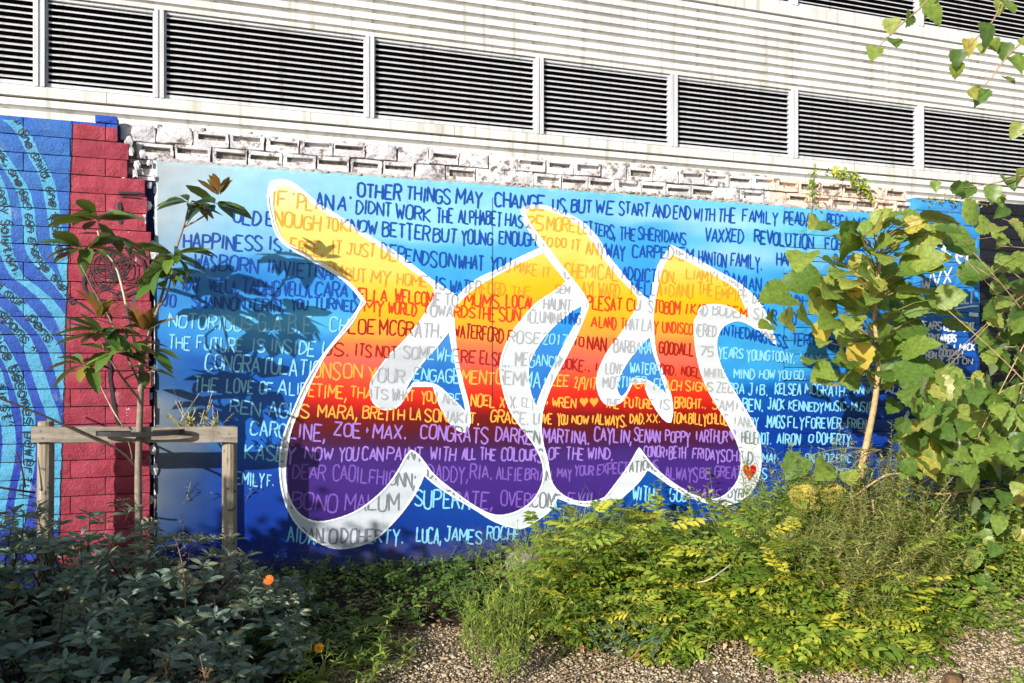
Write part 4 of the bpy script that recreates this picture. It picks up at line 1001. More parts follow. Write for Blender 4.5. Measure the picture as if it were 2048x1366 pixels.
class Leaves:
    """leaf shapes to be placed; the ones that show largest become single leaf objects, the rest one mass"""
    def __init__(s, T, m, name='leaf'): s.T = T; s.m = m; s.name = name; s.P = []; s.D = []; s.U = []; s.S = []; s.I = []
    def add(s, P, D, U, S):
        s.P.append(tuple(P)); s.D.append(tuple(D)); s.U.append(tuple(U)); s.S.append(S); s.I.append(random.randrange(len(s.T)))
    def finish(s, parent, limit=300, minpx=9, mass='foliage'):
        n = len(s.P)
        if not n: return
        P = np.array(s.P, float); D = np.array(s.D, float); U = np.array(s.U, float); S = np.array(s.S, float); I = np.array(s.I)
        D /= np.linalg.norm(D, axis=1)[:, None] + 1e-9
        Zv = U - D * (U * D).sum(1)[:, None]; ln = np.linalg.norm(Zv, axis=1)[:, None]; Zv = np.where(ln > 1e-4, Zv / (ln + 1e-9), np.array([[.0, -1., .0]])); X = np.cross(D, Zv)
        rel = P - CAM; Zc = rel[:, 0] * ST + rel[:, 1] * CT; size = S / np.maximum(Zc, .3) * FPX
        order = np.argsort(-size); single = set(int(i) for i in order[:limit] if size[i] >= minpx)
        key = id(s.T); base = wl(parent)
        for i in single:
            ck = (key, int(I[i]), s.m.name)
            if ck not in MESHC: MESHC[ck] = mesh(s.name, s.T[I[i]][0], s.T[I[i]][1], s.m, smooth=True)
            o = bpy.data.objects.new(s.name, MESHC[ck]); COL.objects.link(o); o.parent = parent
            k = S[i]; q = P[i] - base
            o.matrix_local = Matrix(((X[i, 0] * k, D[i, 0] * k, Zv[i, 0] * k, q[0]), (X[i, 1] * k, D[i, 1] * k, Zv[i, 1] * k, q[1]), (X[i, 2] * k, D[i, 2] * k, Zv[i, 2] * k, q[2]), (0, 0, 0, 1)))
        rest = [i for i in range(n) if i not in single]
        if rest:
            VV = []; FF = []; TT = []; off = 0
            for k in range(len(s.T)):
                r = [i for i in rest if I[i] == k]
                if not r: continue
                v, f = s.T[k]; M = np.stack([X[r], D[r], Zv[r]], 1) * S[r][:, None, None]
                A = np.einsum('vk,nkj->nvj', v, M) + P[r][:, None]
                VV.append(A.reshape(-1, 3)); FF.append((f[None] + (np.arange(len(r)) * len(v))[:, None, None]).reshape(-1, 4) + off); TT.append(np.repeat(rng.random(len(r)), len(v))); off += A.shape[0] * A.shape[1]
            V = np.concatenate(VV) - base
            o = bpy.data.objects.new(mass, mesh(mass, V, np.concatenate(FF), s.m, smooth=True, tint=np.concatenate(TT))); COL.objects.link(o); o.parent = parent
            o['kind'] = 'stuff'
MESHC = {}
def rv(s=1.0): return np.array([random.gauss(0, s), random.gauss(0, s), random.gauss(0, s)])
def stem_pts(base, d, L, bend=.3, n=6, wob=.02):
    P = [np.array(base, float)]; d = np.array(d, float); d /= np.linalg.norm(d)
    for k in range(n):
        d = d + np.array([random.gauss(0, wob), random.gauss(0, wob), -bend / n]); d /= np.linalg.norm(d); P.append(P[-1] + d * L / n)
    return P
def at_pts(P, t):
    x = t * (len(P) - 1); i = min(int(x), len(P) - 2); f = x - i
    return P[i] * (1 - f) + P[i + 1] * f, (P[i + 1] - P[i]) / (np.linalg.norm(P[i + 1] - P[i]) + 1e-9)

# leaf materials
def G3(*a): return [(p, c) for p, c in a]
ML_mag = m_leaf('magnolia_leaf', G3((0, (0.050, 0.110, 0.020)), (.45, (0.077, 0.165, 0.028)), (.8, (0.121, 0.209, 0.039)), (.93, (0.187, 0.220, 0.044)), (1, (0.308, 0.176, 0.044))), under=(0.094, 0.149, 0.045), rough=.28, trans=.16, spec=.6)
ML_magy = m_leaf('young_magnolia_leaf', G3((0, (.16, .20, .04)), (.6, (.12, .19, .03)), (1, (.30, .17, .05))), under=(.22, .10, .03), rough=.3, trans=.25)
ML_big = m_leaf('broad_leaf', G3((0, (.10, .19, .03)), (.35, (.18, .29, .045)), (.7, (.27, .37, .065)), (.92, (.38, .42, .08)), (1, (.55, .44, .07))), under=(0.212, 0.251, 0.091), rough=.5, trans=.32, veins=.2)
ML_yel = m_leaf('yellow_leaf', G3((0, (.55, .40, .05)), (1, (.50, .42, .08))), trans=.3)
ML_pop = m_leaf('poplar_leaf', G3((0, (.06, .13, .03)), (.3, (.12, .22, .04)), (.7, (.23, .33, .06)), (.93, (.36, .41, .10)), (1, (.5, .42, .08))), under=(0.182, 0.237, 0.119), rough=.4, trans=.35, veins=.12)
ML_sage = m_leaf('sage_leaf', G3((0, (.09, .14, .09)), (.3, (.14, .20, .14)), (.6, (.19, .25, .19)), (.85, (.25, .31, .25)), (.94, (.30, .32, .16)), (1, (.34, .26, .12))), under=(0.377, 0.435, 0.300), rough=.7, trans=.12, spec=.2)
ML_row = m_leaf('yellowing_frond', G3((0, (0.109, 0.196, 0.023)), (.4, (0.193, 0.299, 0.034)), (.68, (0.326, 0.414, 0.052)), (.88, (0.531, 0.529, 0.057)), (1, (0.700, 0.598, 0.057))), rough=.5, trans=.3)
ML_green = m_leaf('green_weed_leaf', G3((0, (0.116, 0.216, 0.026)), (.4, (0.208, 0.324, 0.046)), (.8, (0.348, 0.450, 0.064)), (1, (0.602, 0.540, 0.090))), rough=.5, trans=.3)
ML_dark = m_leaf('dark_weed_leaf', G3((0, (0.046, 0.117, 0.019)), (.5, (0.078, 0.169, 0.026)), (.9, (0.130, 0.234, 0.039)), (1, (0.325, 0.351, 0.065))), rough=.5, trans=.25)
ML_oliv = m_leaf('olive_feathery_leaf', G3((0, (0.167, 0.201, 0.051)), (.5, (0.286, 0.302, 0.079)), (.85, (0.408, 0.374, 0.115)), (1, (0.543, 0.374, 0.172))), rough=.65, trans=.25)
ML_blu = m_leaf('bluish_leaf', G3((0, (.09, .17, .10)), (1, (.16, .25, .15))), rough=.6, trans=.2)
ML_grass = m_leaf('grass_blade', G3((0, (0.112, 0.188, 0.037)), (.6, (0.213, 0.300, 0.075)), (.9, (0.400, 0.425, 0.163)), (1, (0.600, 0.500, 0.250))), rough=.5, trans=.3)
ML_dry = m_leaf('dry_leaf', G3((0, (.24, .14, .07)), (.5, (.36, .22, .11)), (1, (.48, .36, .2))), rough=.8, trans=.1)
ML_red = m_leaf('fallen_russet_leaf', G3((0, (.35, .10, .04)), (1, (.65, .27, .08))), rough=.7, trans=.15)
def bark(name, a, b, sc=30):
    n = NT(name); f = n.noise(sc, 6, .7); n.col(n.ramp(f, [(.3, a), (.7, b)])); n.rough(.85, .15); n.bump(f, .004); return n.m
MB_mag = bark('grey_brown_bark', (.16, .12, .09), (.34, .28, .22)); MB_tan = bark('tan_bark', (.28, .19, .09), (.52, .39, .21))
MB_green = bark('green_stem', (.10, .14, .04), (.2, .24, .08)); MB_dry = bark('dry_brown_stem', (.20, .12, .07), (.42, .28, .17)); MB_dk = bark('dark_twig', (.03, .022, .018), (.09, .065, .05))
MB_pale = bark('pale_dry_twig', (.45, .38, .28), (.68, .6, .46))

# ================================================================== STAKE FRAME
def m_timber():
    n = NT('weathered_timber'); mp = n.new('ShaderNodeMapping'); n.l(n.pos(), mp.inputs[0]); mp.inputs['Scale'].default_value = (3, 3, 40)
    f = n.noise(1.0, 6, .7, vec=mp.outputs[0]); f2 = n.noise(12, 5)
    c = n.ramp(f, [(.3, (.17, .14, .11)), (.5, (.30, .26, .21)), (.75, (.44, .39, .33))]); n.col(n.mix(n.ramp(f2, [(.45, bw(0)), (.7, bw(.6))]), c, (.13, .1, .075))); n.rough(.85, .15); n.bump(f, .004); return n.m
def m_post():
    n = NT('weathered_round_post'); mp = n.new('ShaderNodeMapping'); n.l(n.pos(), mp.inputs[0]); mp.inputs['Scale'].default_value = (60, 60, 3)
    f = n.noise(1.0, 6, .7, vec=mp.outputs[0]); f2 = n.noise(22, 4)
    c = n.ramp(f, [(.3, (.19, .15, .11)), (.55, (.32, .27, .2)), (.75, (.46, .41, .33))]); n.col(n.mix(n.ramp(f2, [(.60, bw(0)), (.66, bw(.8))]), c, (.07, .05, .04))); n.rough(.85, .15); n.bump(f, .003); return n.m
M_tim, M_post = m_timber(), m_post()
DS = .40
sf = empty('tree_stake_frame', (*W(270, 1200, DS)[:2], 0), 'weathered timber stake frame of two round posts and a crossbar round the magnolia', 'tree stake')
for pxp, ptop, lean in ((92, 842, .01), (459, 852, 0)):
    b = W(pxp, 900, DS - .05); t = W(pxp, ptop, DS - .05); mb = MB()
    mb.tube([(b[0] - lean, b[1], -.1), (b[0], b[1], b[2]), (t[0], t[1], t[2] - .004), (t[0], t[1], t[2])], [.046, .044, .042, .036], 14); mb.obj('post', M_post, sf, smooth=False)
a = W(64, 0, DS); c_ = W(475, 0, DS); zl0, zl1 = W(64, 884, DS)[2], W(64, 853, DS)[2]; zr0, zr1 = W(475, 884, DS)[2], W(475, 853, DS)[2]
V = []; F = []; nseg = 14
for i in range(nseg + 1):
    t = i / nseg; x = a[0] + (c_[0] - a[0]) * t; z0 = zl0 + (zr0 - zl0) * t; z1 = zl1 + (zr1 - zl1) * t; w = .002 * math.sin(i * 2.1)
    V += [(x, -DS - .022, z0 + w), (x, -DS - .022, z1 + w), (x, -DS + .008, z1 + w), (x, -DS + .008, z0 + w)]
for i in range(nseg):
    for k in range(4): F.append((4 * i + k, 4 * i + (k + 1) % 4, 4 * i + 4 + (k + 1) % 4, 4 * i + 4 + k))
F += [(3, 2, 1, 0), tuple(4 * nseg + k for k in range(4))]
obj('crossbar', V, F, M_tim, sf)
for pn in ((80, 862), (84, 876), (436, 866), (458, 868)):
    q = W(pn[0], pn[1], DS + .024); mb = MB(); mb.tube([(q[0], q[1], q[2]), (q[0], q[1] + .01, q[2])], .006, 8); mb.obj('nail', M_screw, sf)
# rubber strap loop
M_rub = m_plain('black_rubber_strap', (.015, .014, .014), .55, .4, .3, 20, 60, .001)
pts = []; cxs = W(285, 864, DS)
for k in range(26):
    t = 2 * math.pi * k / 25; pts.append((cxs[0] + .235 * math.cos(t) , cxs[1] - .075 - .055 * math.sin(t) * (1 if abs(math.cos(t)) < .97 else .6), cxs[2] + .004 * math.cos(2 * t)))
V = []; F = []
for q in pts: V += [(q[0], q[1], q[2] - .014), (q[0], q[1], q[2] + .014)]
for k in range(len(pts) - 1): F.append((2 * k, 2 * k + 2, 2 * k + 3, 2 * k + 1))
o = obj('strap', V, F, M_rub, sf); o.modifiers.new('thick', 'SOLIDIFY').thickness = .004

# ================================================================== MAGNOLIA
DM = .45
mg = empty('magnolia_tree', (*W(278, 1000, DM)[:2], 0), 'young magnolia with glossy dark leaf clusters tied to the timber stake frame', 'tree')
def wp(q, D): return W(q[0], q[1], D + (q[2] if len(q) > 2 else 0))
def wire(pts, D, it=1): return smooth_line([wp(q, D) for q in pts], lim=-1, it=it)
b0 = W(277, 1000, DM)
mb = MB(); tr = [np.array([b0[0], b0[1], -.05])] + wire([(277, 1030), (276, 950), (278, 870), (281, 800), (283, 735)], DM); mb.tube(tr, list(np.linspace(.022, .016, len(tr))), 9); mb.obj('trunk', MB_mag, mg, smooth=True)
for pts, r0, r1, m in [([(283, 737), (290, 690), (305, 650), (318, 610), (333, 560), (350, 505), (368, 452, .03), (378, 412, .05)], .012, .005, MB_mag),
    ([(366, 455, .02), (392, 442, .04), (430, 418, .06)], .006, .004, MB_mag), ([(283, 737), (272, 690), (258, 640), (246, 580), (232, 530), (208, 500), (195, 462, .08)], .010, .005, MB_pale),
    ([(281, 770), (250, 705), (222, 640), (190, 585), (162, 530, .12)], .007, .004, MB_mag), ([(279, 800), (248, 760), (222, 722), (205, 690, .1)], .008, .005, MB_mag),
    ([(248, 855), (225, 820), (205, 780), (190, 748, .05)], .005, .003, MB_pale), ([(298, 668), (305, 640, .05), (292, 690)], .005, .004, MB_mag), ([(320, 612), (335, 590, .06), (345, 540, .1)], .006, .004, MB_mag),
    ([(275, 938), (258, 915), (235, 897), (190, 878), (140, 856), (90, 832), (40, 812), (0, 797), (-60, 770)], .009, .006, MB_dk), ([(70, 985, .1), (30, 980, .15), (-40, 968, .2)], .006, .006, MB_dk),
    ([(265, 925), (262, 900), (255, 880)], .004, .002, MB_mag), ([(33, 905, 0), (45, 940, 0), (50, 975, 0)], .005, .006, MB_dk)]:
    mb = MB(); P = wire(pts, DM); mb.tube(P, list(np.linspace(r0, r1, len(P))), 6); mb.obj('branch', m, mg, smooth=True)
LM, LY = Leaves(MAGL, ML_mag), Leaves(MAGL, ML_magy)
for cx, cy, dd, n, L, mode in [(192, 440, .08, 11, .25, 0), (165, 498, .12, 9, .24, 0), (232, 470, .05, 5, .22, 0), (378, 405, .05, 9, .21, 0), (432, 408, .06, 11, .22, 0), (438, 392, .08, 7, .15, 1), (347, 510, .1, 13, .25, 0), (322, 560, .06, 6, .24, 0), (330, 535, .1, 6, .2, 0),
    (205, 665, .1, 12, .25, 0), (288, 665, .08, 8, .2, 1), (200, 640, .12, 6, .2, 1), (228, 705, .12, 8, .23, 0), (168, 728, .08, 7, .2, 0), (258, 690, .1, 6, .22, 0), (300, 700, .06, 4, .18, 0), (240, 655, .05, 5, .2, 0), (292, 740, .1, 4, .2, 0)]:
    C = W(cx, cy, DM + dd); ph = random.random() * 6
    n = int(n * 1.4)
    for k in range(n):
        a = ph + k * 2.4; el = random.uniform(-.6, .55) if mode == 0 else random.uniform(.5, 1.3)
        d = np.array([math.cos(a) * math.cos(el), math.sin(a) * math.cos(el) * .8, math.sin(el)])
        (LY if mode else LM).add(C + d * .012, d, np.array([0, 0, 1.0]) + rv(.25), L * random.uniform(.66, 1.0) * (1.0 if abs(d[1]) < .6 else .8))
LM.finish(mg); LY.finish(mg)
# ================================================================== BROAD LEAVED YOUNG TREE
DR = .95
bt = empty('broad_leaved_sapling', (*G(1708, 1140)[:2], 0), 'young tree with a bent tan trunk and very large pale green leaves', 'tree')
tp = wire([(1712, 1010), (1714, 985), (1724, 930), (1737, 870), (1750, 805), (1757, 745), (1754, 690), (1748, 620), (1757, 545), (1768, 470)], DR)
base = np.array([tp[0][0] - .02, tp[0][1], -.05])
mb = MB(); tr = [base] + list(tp); mb.tube(tr, list(np.linspace(.03, .011, len(tr))), 9); mb.obj('trunk', MB_tan, bt, smooth=True)
LB_, LBY = Leaves(BIGL, ML_big), Leaves(BIGL, ML_yel)
BL = [(1603,515,100),(1605,563,118),(1553,595,118),(1660,523,62),(1664,559,62),(1679,544,80),(1744,455,110),(1738,490,105),(1812,462,95),(1766,505,95),(1736,544,110),(1789,544,90),(1835,528,125),(1854,479,110),(1925,485,115),(1880,437,105),(1950,425,85),(1774,437,92),(1835,441,90),(1671,597,120),(1640,605,105),(1713,593,110),(1664,640,112),(1610,631,85),(1770,593,100),(1835,582,112),(1812,620,105),(1774,639,112),(1823,654,108),(1717,675,80),(1763,673,92),(1770,703,108),(1804,696,95),(1831,690,100),(1645,684,52),(1625,719,85),(1645,749,80),(1692,719,52),(1941,551,80),(1700,560,80),(1800,575,90),(1705,640,80),(1590,935,85),(1648,940,85),(1610,965,60),(1700,955,60),(1685,480,60),(1870,520,80),(1900,460,80)]
for k in range(84): BL.append((random.gauss(1770, 92), random.uniform(430, 770), random.uniform(45, 100)))
for x, y, s in BL:
    dd = random.uniform(-.22, .35); C = W(x, y, DR + dd); S = s / FPX * (np.dot(C - CAM, (ST, CT, 0))) * .66
    tx = 1755 + (y - 600) * .02; ty = min(y + 55, 780) if y < 800 else 900
    A = W(tx, ty, DR); d = (C - A); d /= np.linalg.norm(d) + 1e-9; d = d * .8 + np.array([0, -.35, -.28]) + rv(.16); d /= np.linalg.norm(d)
    up = np.array([-.35, -.75, .6]) + rv(.38)
    B = C - d * S * .45; LB_.add(B, d, up, S)
    if random.random() < .6:
        mb = MB(); mid = (A + B) / 2 + np.array([0, 0, .05]); P = smooth_line([A, mid, B], lim=-1, it=1); mb.tube(P, [.0045, .004, .003, .0025][:len(P)] if len(P) <= 4 else list(np.linspace(.0045, .0025, len(P))), 5); mb.obj('leaf_stalk', random.choice((MB_green, MB_dry)), bt)
for x, y, s in ((1715, 708, 66), (1600, 992, 62), (1655, 985, 56), (1705, 575, 44), (1745, 570, 40), (1640, 660, 46)):
    C = W(x, y, DR + .1); LBY.add(C + np.array([0, 0, s / 400 * .4]), np.array([.1, -.2, -1.]), (-.3, -1, .2), s / FPX * 5.0)
LB_.finish(bt); LBY.finish(bt)
# ================================================================== POPLAR AT THE RIGHT EDGE
pt = empty('poplar_tree', (*G(2190, 1180)[:2], 0), 'poplar with toothed pale green leaves crowding the right edge and hanging into the top corner', 'tree')
q0 = G(2190, 1180); mb = MB(); TRK = [q0, q0 + np.array([.02, 0, 1.2]), q0 + np.array([-.03, -.05, 2.4]), q0 + np.array([.05, -.2, 3.6])]
mb.tube(TRK, [.05, .042, .034, .02], 10); mb.obj('trunk', MB_mag, pt, smooth=True)
LP = Leaves(POPL, ML_pop)
def twig(P, r0, r1, nm='branch', m=MB_dry): mb = MB(); mb.tube(P, list(np.linspace(r0, r1, len(P))), 5); mb.obj(nm, m, pt, smooth=True)
Zt = 3.3
for pts in ([(2200, -140), (1990, -90), (1880, -40), (1850, 10), (1800, 50), (1765, 85), (1752, 100)], [(2200, -60), (2060, -60), (2008, -10), (1990, 40), (1955, 75), (1925, 105)], [(2190, 40), (2080, 60), (2030, 95), (2000, 130), (1978, 165), (1955, 180)], [(2180, 200), (2080, 250), (2040, 262)],
            [(2190, 340), (2060, 345), (2010, 362), (1960, 372), (1905, 378)]):
    twig(smooth_line([ZP(x, y, Zt if y < 300 else 4.6) for x, y in pts], lim=-1, it=2), .006, .0018)
for x, y, s in [(1784,52,36),(1822,40,34),(1751,108,36),(1786,92,36),(1856,10,44),(1860,30,40),(2007,19,44),(1970,66,48),(1935,93,34),(1916,114,34),(1914,138,30),(1965,95,22),(1985,90,26),(2011,101,36),(2023,130,38),(2042,92,34),(1941,187,24),(1966,194,38),(2009,166,30),(2042,262,34),(2000,10,30),(1998,358,28),(1906,382,32),(1943,382,34),(1985,386,34),(2022,366,28),(2040,350,30),(1870,372,22)]:
    Zq = Zt if y < 300 else 4.6; C = ZP(x, y - s * .4, Zq + random.uniform(-.1, .1)); LP.add(C, np.array([random.gauss(-.1, .4), random.gauss(-.2, .3), -1]), (-.4 + random.gauss(0, .3), -1, .3), s / FPX * Zq * 1.08)
for k in range(440):
    t = random.random()
    y = random.choice((random.uniform(390, 720), random.uniform(600, 1010), random.uniform(740, 960)))
    xmin = 1965 if y < 430 else (1925 if y < 560 else (1935 if y < 700 else (1840 if y < 760 else 1785)))
    x = xmin + (2120 - xmin) * random.random() ** .85
    if 1962 < x < 2048 and y < 520 and random.random() < .72: continue
    if x < 1975 and 430 < y < 745: continue
    if x > 1975 and y < 740 and random.random() < .25: continue
    Zq = random.uniform(4.7, 6.1); s = random.uniform(22, 50)
    C = ZP(x, y, Zq); d = np.array([random.gauss(-.35, .5), random.gauss(-.3, .4), random.gauss(-.6, .4)])
    LP.add(C, d, np.array([-.25, -.6, .6]) + rv(.65), s / FPX * Zq)
for x, y, s in ((1850, 830, 100), (1885, 862, 95), (1915, 815, 90), (1860, 790, 95), (1930, 860, 90), (1835, 880, 85), (1890, 740, 70), (1830, 730, 80), (1868, 758, 60), (1960, 880, 70), (1820, 845, 80), (1980, 830, 70), (1895, 905, 60)):
    LP.add(ZP(x, y, 5.2), np.array([random.gauss(-.3, .4), -.4, random.gauss(-.7, .3)]), np.array([-.35, -.8, .6]) + rv(.25), s / FPX * 5.2)
LP.finish(pt)
for k in range(26):
    a = TRK[0] + (TRK[2] - TRK[0]) * random.uniform(.25, 1); x = random.uniform(1840, 2040); y = random.uniform(430, 1000); e = ZP(x, y, random.uniform(4.9, 5.6))
    twig(smooth_line([a, (a + e) / 2 + np.array([0, 0, random.uniform(0, .15)]), e], lim=-1, it=2), .007, .002, m=random.choice((MB_dry, MB_tan)))

# ================================================================== HERBS
HN = [0]
LMK = [(560, 'beside right stake post'), (700, 'under first purple lobe'), (860, 'under first white valley'), (1020, 'under second purple lobe'), (1130, 'by the grey rock'), (1230, 'left of paper scrap'), (1330, 'near paper scrap'), (1430, 'near hidden rock'), (1530, 'under red heart'), (1640, 'near blue scrap'), (1760, 'under sapling trunk'), (1880, 'right of sapling trunk'), (9999, 'near right edge')]
def where(pos):
    x, y = px_of(pos[0], pos[2], pos[1]); w = [t for a, t in LMK if x < a][0]
    return w + (' at wall' if y < 1128 else ' mid bed' if y < 1185 else ' in front' if y < 1250 else ' at gravel')
def herb(label, cat, group, pos, h, nst, T, m, ll, per, objs=14, lean=.35, bend=.35, sm_=MB_green, r=.0028, name='weed_plant', dirb=(0, 0), spread=.04, updir=.5, t0=.15, leafname='leaf', minpx=9, tip=None):
    if group: label = label + ', ' + where(pos)
    e = empty(name, (pos[0], pos[1], pos[2]), label, cat, group)
    L = Leaves(T, m, leafname); tipL = Leaves(tip[0], tip[1], 'seed_head') if tip else None
    allst = MB()
    for s in range(nst):
        d = np.array([random.gauss(dirb[0], lean), random.gauss(dirb[1], lean), 1.0]); hh = h * random.uniform(.65, 1.1)
        b = np.array(pos) + np.array([random.gauss(0, spread), random.gauss(0, spread), -.02]); P = stem_pts(b, d, hh, bend)
        if nst <= 6: mb = MB(); mb.tube(P, list(np.linspace(r, r * .4, len(P))), 5, cap=False); mb.obj('stem', sm_, e)
        else: allst.tube(P, list(np.linspace(r, r * .4, len(P))), 4, cap=False)
        ph = random.random() * 6
        for k in range(per):
            t = t0 + (1 - t0) * k / max(1, per - 1); q, td = at_pts(P, min(t, .999)); a = ph + k * 2.4
            o = np.array([math.cos(a), math.sin(a), 0]); dd = o + np.array([0, 0, updir + random.gauss(0, .25)])
            L.add(q, dd, np.array([0, 0, 1.]) + rv(.2) + o * -.2, random.uniform(*ll) * (1.1 - .35 * t))
        if tip:
            for k in range(10): q, td = at_pts(P, random.uniform(.8, .999)); tipL.add(q, td + rv(.6), rv(1), random.uniform(.012, .03))
    if nst > 6:
        o = allst.obj('stems', sm_, e); o['kind'] = 'stuff'
    L.finish(e, objs, minpx)
    if tip: tipL.finish(e, 0)
    return e
def gp(px, py, z=0.02): return G(px, py, z)
GRP = {}
# --- sage shrubs, left foreground
def sage(px, Z, R, H, label, n, seedz=0, objs=260):
    c = ZP(px, 730, Z); c[2] = 0; e = empty('sage_bush', c, label, 'shrub', 'grey green sage bushes'); L = Leaves(SAGL, ML_sage); st = MB()
    for k in range(n):
        u = random.random() * 2 * math.pi; v = random.random() ** .6; rr = R * math.sqrt(1 - (1 - v) ** 2) ; zz = H * (1 - v * .9)
        nn = np.array([math.cos(u) * rr / R, math.sin(u) * rr / R, max(.15, 1 - v)]); jit = random.uniform(.82, 1.08)
        q = c + np.array([math.cos(u) * rr * jit, math.sin(u) * rr * jit, zz * jit + .03])
        if k % 2 == 0: st.tube([c + np.array([nn[0] * .1, nn[1] * .1, 0]), c + (q - c) * .6 + rv(.02), q], [.006, .004, .002], 4, cap=False)
        ph = random.random() * 6
        for j in range(9):
            a = ph + j * 2.4; tilt = .15 + j * .13; o = np.array([math.cos(a), math.sin(a), 0]); d = o * 1.0 + nn * (.3 + tilt * .6)
            L.add(q - nn * .035 * (1 - j / 9) + o * .004, d, nn + rv(.15), random.uniform(.045, .09) * (1.15 - .55 * j / 9))
    o = st.obj('stems', MB_dk, e); o['kind'] = 'stuff'; L.finish(e, objs)
    core = MB(); V, F = lump(c + np.array([0, 0, H * .38]), 1, 3, (R * .8, R * .8, H * .55)); 
    return e
sage(150, 4.2, .55, .70, 'sage bush in front of the left post and wavy painted wall', 200)
sage(335, 4.0, .52, .60, 'sage bush between the two posts of the stake frame', 190)
sage(-40, 4.0, .5, .72, 'sage bush at the left edge of the picture under the dark twig', 150)
sage(60, 3.25, .5, .50, 'sage bush in the bottom left corner', 200)
sage(270, 3.2, .46, .36, 'sage bush with pale dry stalks at the bottom of the picture', 190)
sage(440, 3.75, .40, .42, 'sage bush in front of the right post', 140)
sage(545, 4.5, .26, .26, 'small sage bush beside the orange marigold right of the post', 70, objs=150)
# --- dried stalks rising from the sage
def dry_stalk(px, py0, pts, label, k=14):
    e = empty('dried_flower_stalk', G(*py0), label, 'dry plant'); Z = px
    P = smooth_line([ZP(x, y, Z) for x, y in pts], lim=-1, it=2); mb = MB(); mb.tube(P, list(np.linspace(.003, .0015, len(P))), 5); mb.obj('stem', MB_dry, e)
    L = Leaves(NARL, ML_dry, 'seed_head'); tw = MB()
    for i in range(k * 9):
        q, td = at_pts(P, random.uniform(.35, .999)); q2 = q + rv(.02); L.add(q2, rv(1) + td * .5, rv(1), random.uniform(.008, .022))
        if i % 5 == 0: tw.tube([q, q2], .0008, 3, cap=False)
    o = tw.obj('twiglets', MB_dry, e); o['kind'] = 'stuff'; L.finish(e, 0)
dry_stalk(3.6, (365, 1330), [(368, 1290), (372, 1200), (366, 1130), (352, 1080)], 'tall brown dried flower stalk standing in the sage', 20)
dry_stalk(3.0, (320, 1360), [(330, 1420), (335, 1350), (325, 1315)], 'pale dried flower head low in the sage at the bottom')
dry_stalk(2.95, (405, 1360), [(410, 1430), (412, 1370), (405, 1335)], 'second pale dried flower head at the bottom, right of the other')
dry_stalk(4.0, (480, 1330), [(470, 1290), (490, 1240), (505, 1210), (480, 1190)], 'brown dried stalk arching over right of the sage')
# --- plants round the magnolia foot
for px, py, h, lab in ((130, 1150, .6, 'thin weed beside the left post of the stake frame'), (205, 1150, .45, 'reddish weed against the maroon wall'), (232, 1150, .52, 'small leafed weed left of the magnolia trunk'), (320, 1150, .66, 'bushy weed right of the magnolia trunk'), (365, 1150, .74, 'tangled leafy weed below the crossbar'), (410, 1145, .7, 'twiggy weed beside the right post')):
    herb(lab, 'weed', None, gp(px, py), h, 9, OVAL, ML_green if px != 205 else ML_oliv, (.025, .05), 26, objs=80, lean=.3, bend=.1, spread=.09)
herb('sprawling pale stemmed weed under the crossbar of the stake frame', 'weed', None, gp(385, 1150), .8, 12, LANL, ML_oliv, (.02, .05), 18, objs=60, lean=.35, bend=.1, spread=.1, sm_=MB_pale)
# dried tuft on the crossbar
e = empty('dried_tuft', W(395, 852, DS), 'dried tuft of weeds caught on top of the crossbar near the right post', 'dry plant'); L = Leaves(NARL, ML_dry, 'seed_head'); LG = Leaves(OVAL, ML_oliv, 'leaf'); st = MB()
for k in range(34):
    b = W(random.uniform(350, 445), 854, DS); P = stem_pts(b, (random.gauss(-.1, .5), random.gauss(0, .3), 1), random.uniform(.05, .27) * (1 if k % 3 == 0 else .45), .1); st.tube(P, [.0014] * len(P), 3, cap=False)
    for i in range(14): q, td = at_pts(P, random.random()); (L if random.random() < .6 else LG).add(q, rv(1) + td, rv(1), random.uniform(.012, .028))
o = st.obj('stems', MB_pale, e); o['kind'] = 'stuff'; L.finish(e, 0); LG.finish(e, 0)

# --- shaded low weeds below the mural
def many(pts, **k):
    for (px, py, h) in pts: herb(pos=gp(px, py), h=h, **k)
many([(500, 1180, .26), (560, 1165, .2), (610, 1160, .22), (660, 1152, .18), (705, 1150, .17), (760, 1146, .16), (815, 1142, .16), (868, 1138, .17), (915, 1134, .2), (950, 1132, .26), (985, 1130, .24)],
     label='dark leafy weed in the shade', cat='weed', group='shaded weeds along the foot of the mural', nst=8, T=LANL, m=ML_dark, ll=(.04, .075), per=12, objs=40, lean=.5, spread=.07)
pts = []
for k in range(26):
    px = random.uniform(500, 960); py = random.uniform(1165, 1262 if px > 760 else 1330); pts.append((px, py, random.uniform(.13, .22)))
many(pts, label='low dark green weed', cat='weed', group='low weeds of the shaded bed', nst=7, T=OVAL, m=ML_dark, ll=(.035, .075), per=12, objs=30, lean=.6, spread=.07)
pts = [(random.uniform(560, 760), random.uniform(1270, 1390), random.uniform(.12, .2)) for k in range(12)]
many(pts, label='green leafy weed by the yellow marigold', cat='weed', group='weeds at the gravel edge near the marigold', nst=7, T=LANL, m=ML_green, ll=(.04, .08), per=11, objs=36, lean=.6, spread=.07)
herb('small bright weed growing alone out of the gravel', 'weed', None, gp(800, 1290), .10, 7, LANL, ML_green, (.03, .05), 8, objs=40, lean=.6, spread=.02)
many([(545, 1230, .2), (580, 1200, .24)], label='light green weed by the orange marigold', cat='weed', group='light weeds beside the orange marigold', nst=7, T=OVAL, m=ML_green, ll=(.025, .045), per=12, objs=50, lean=.5, spread=.05)
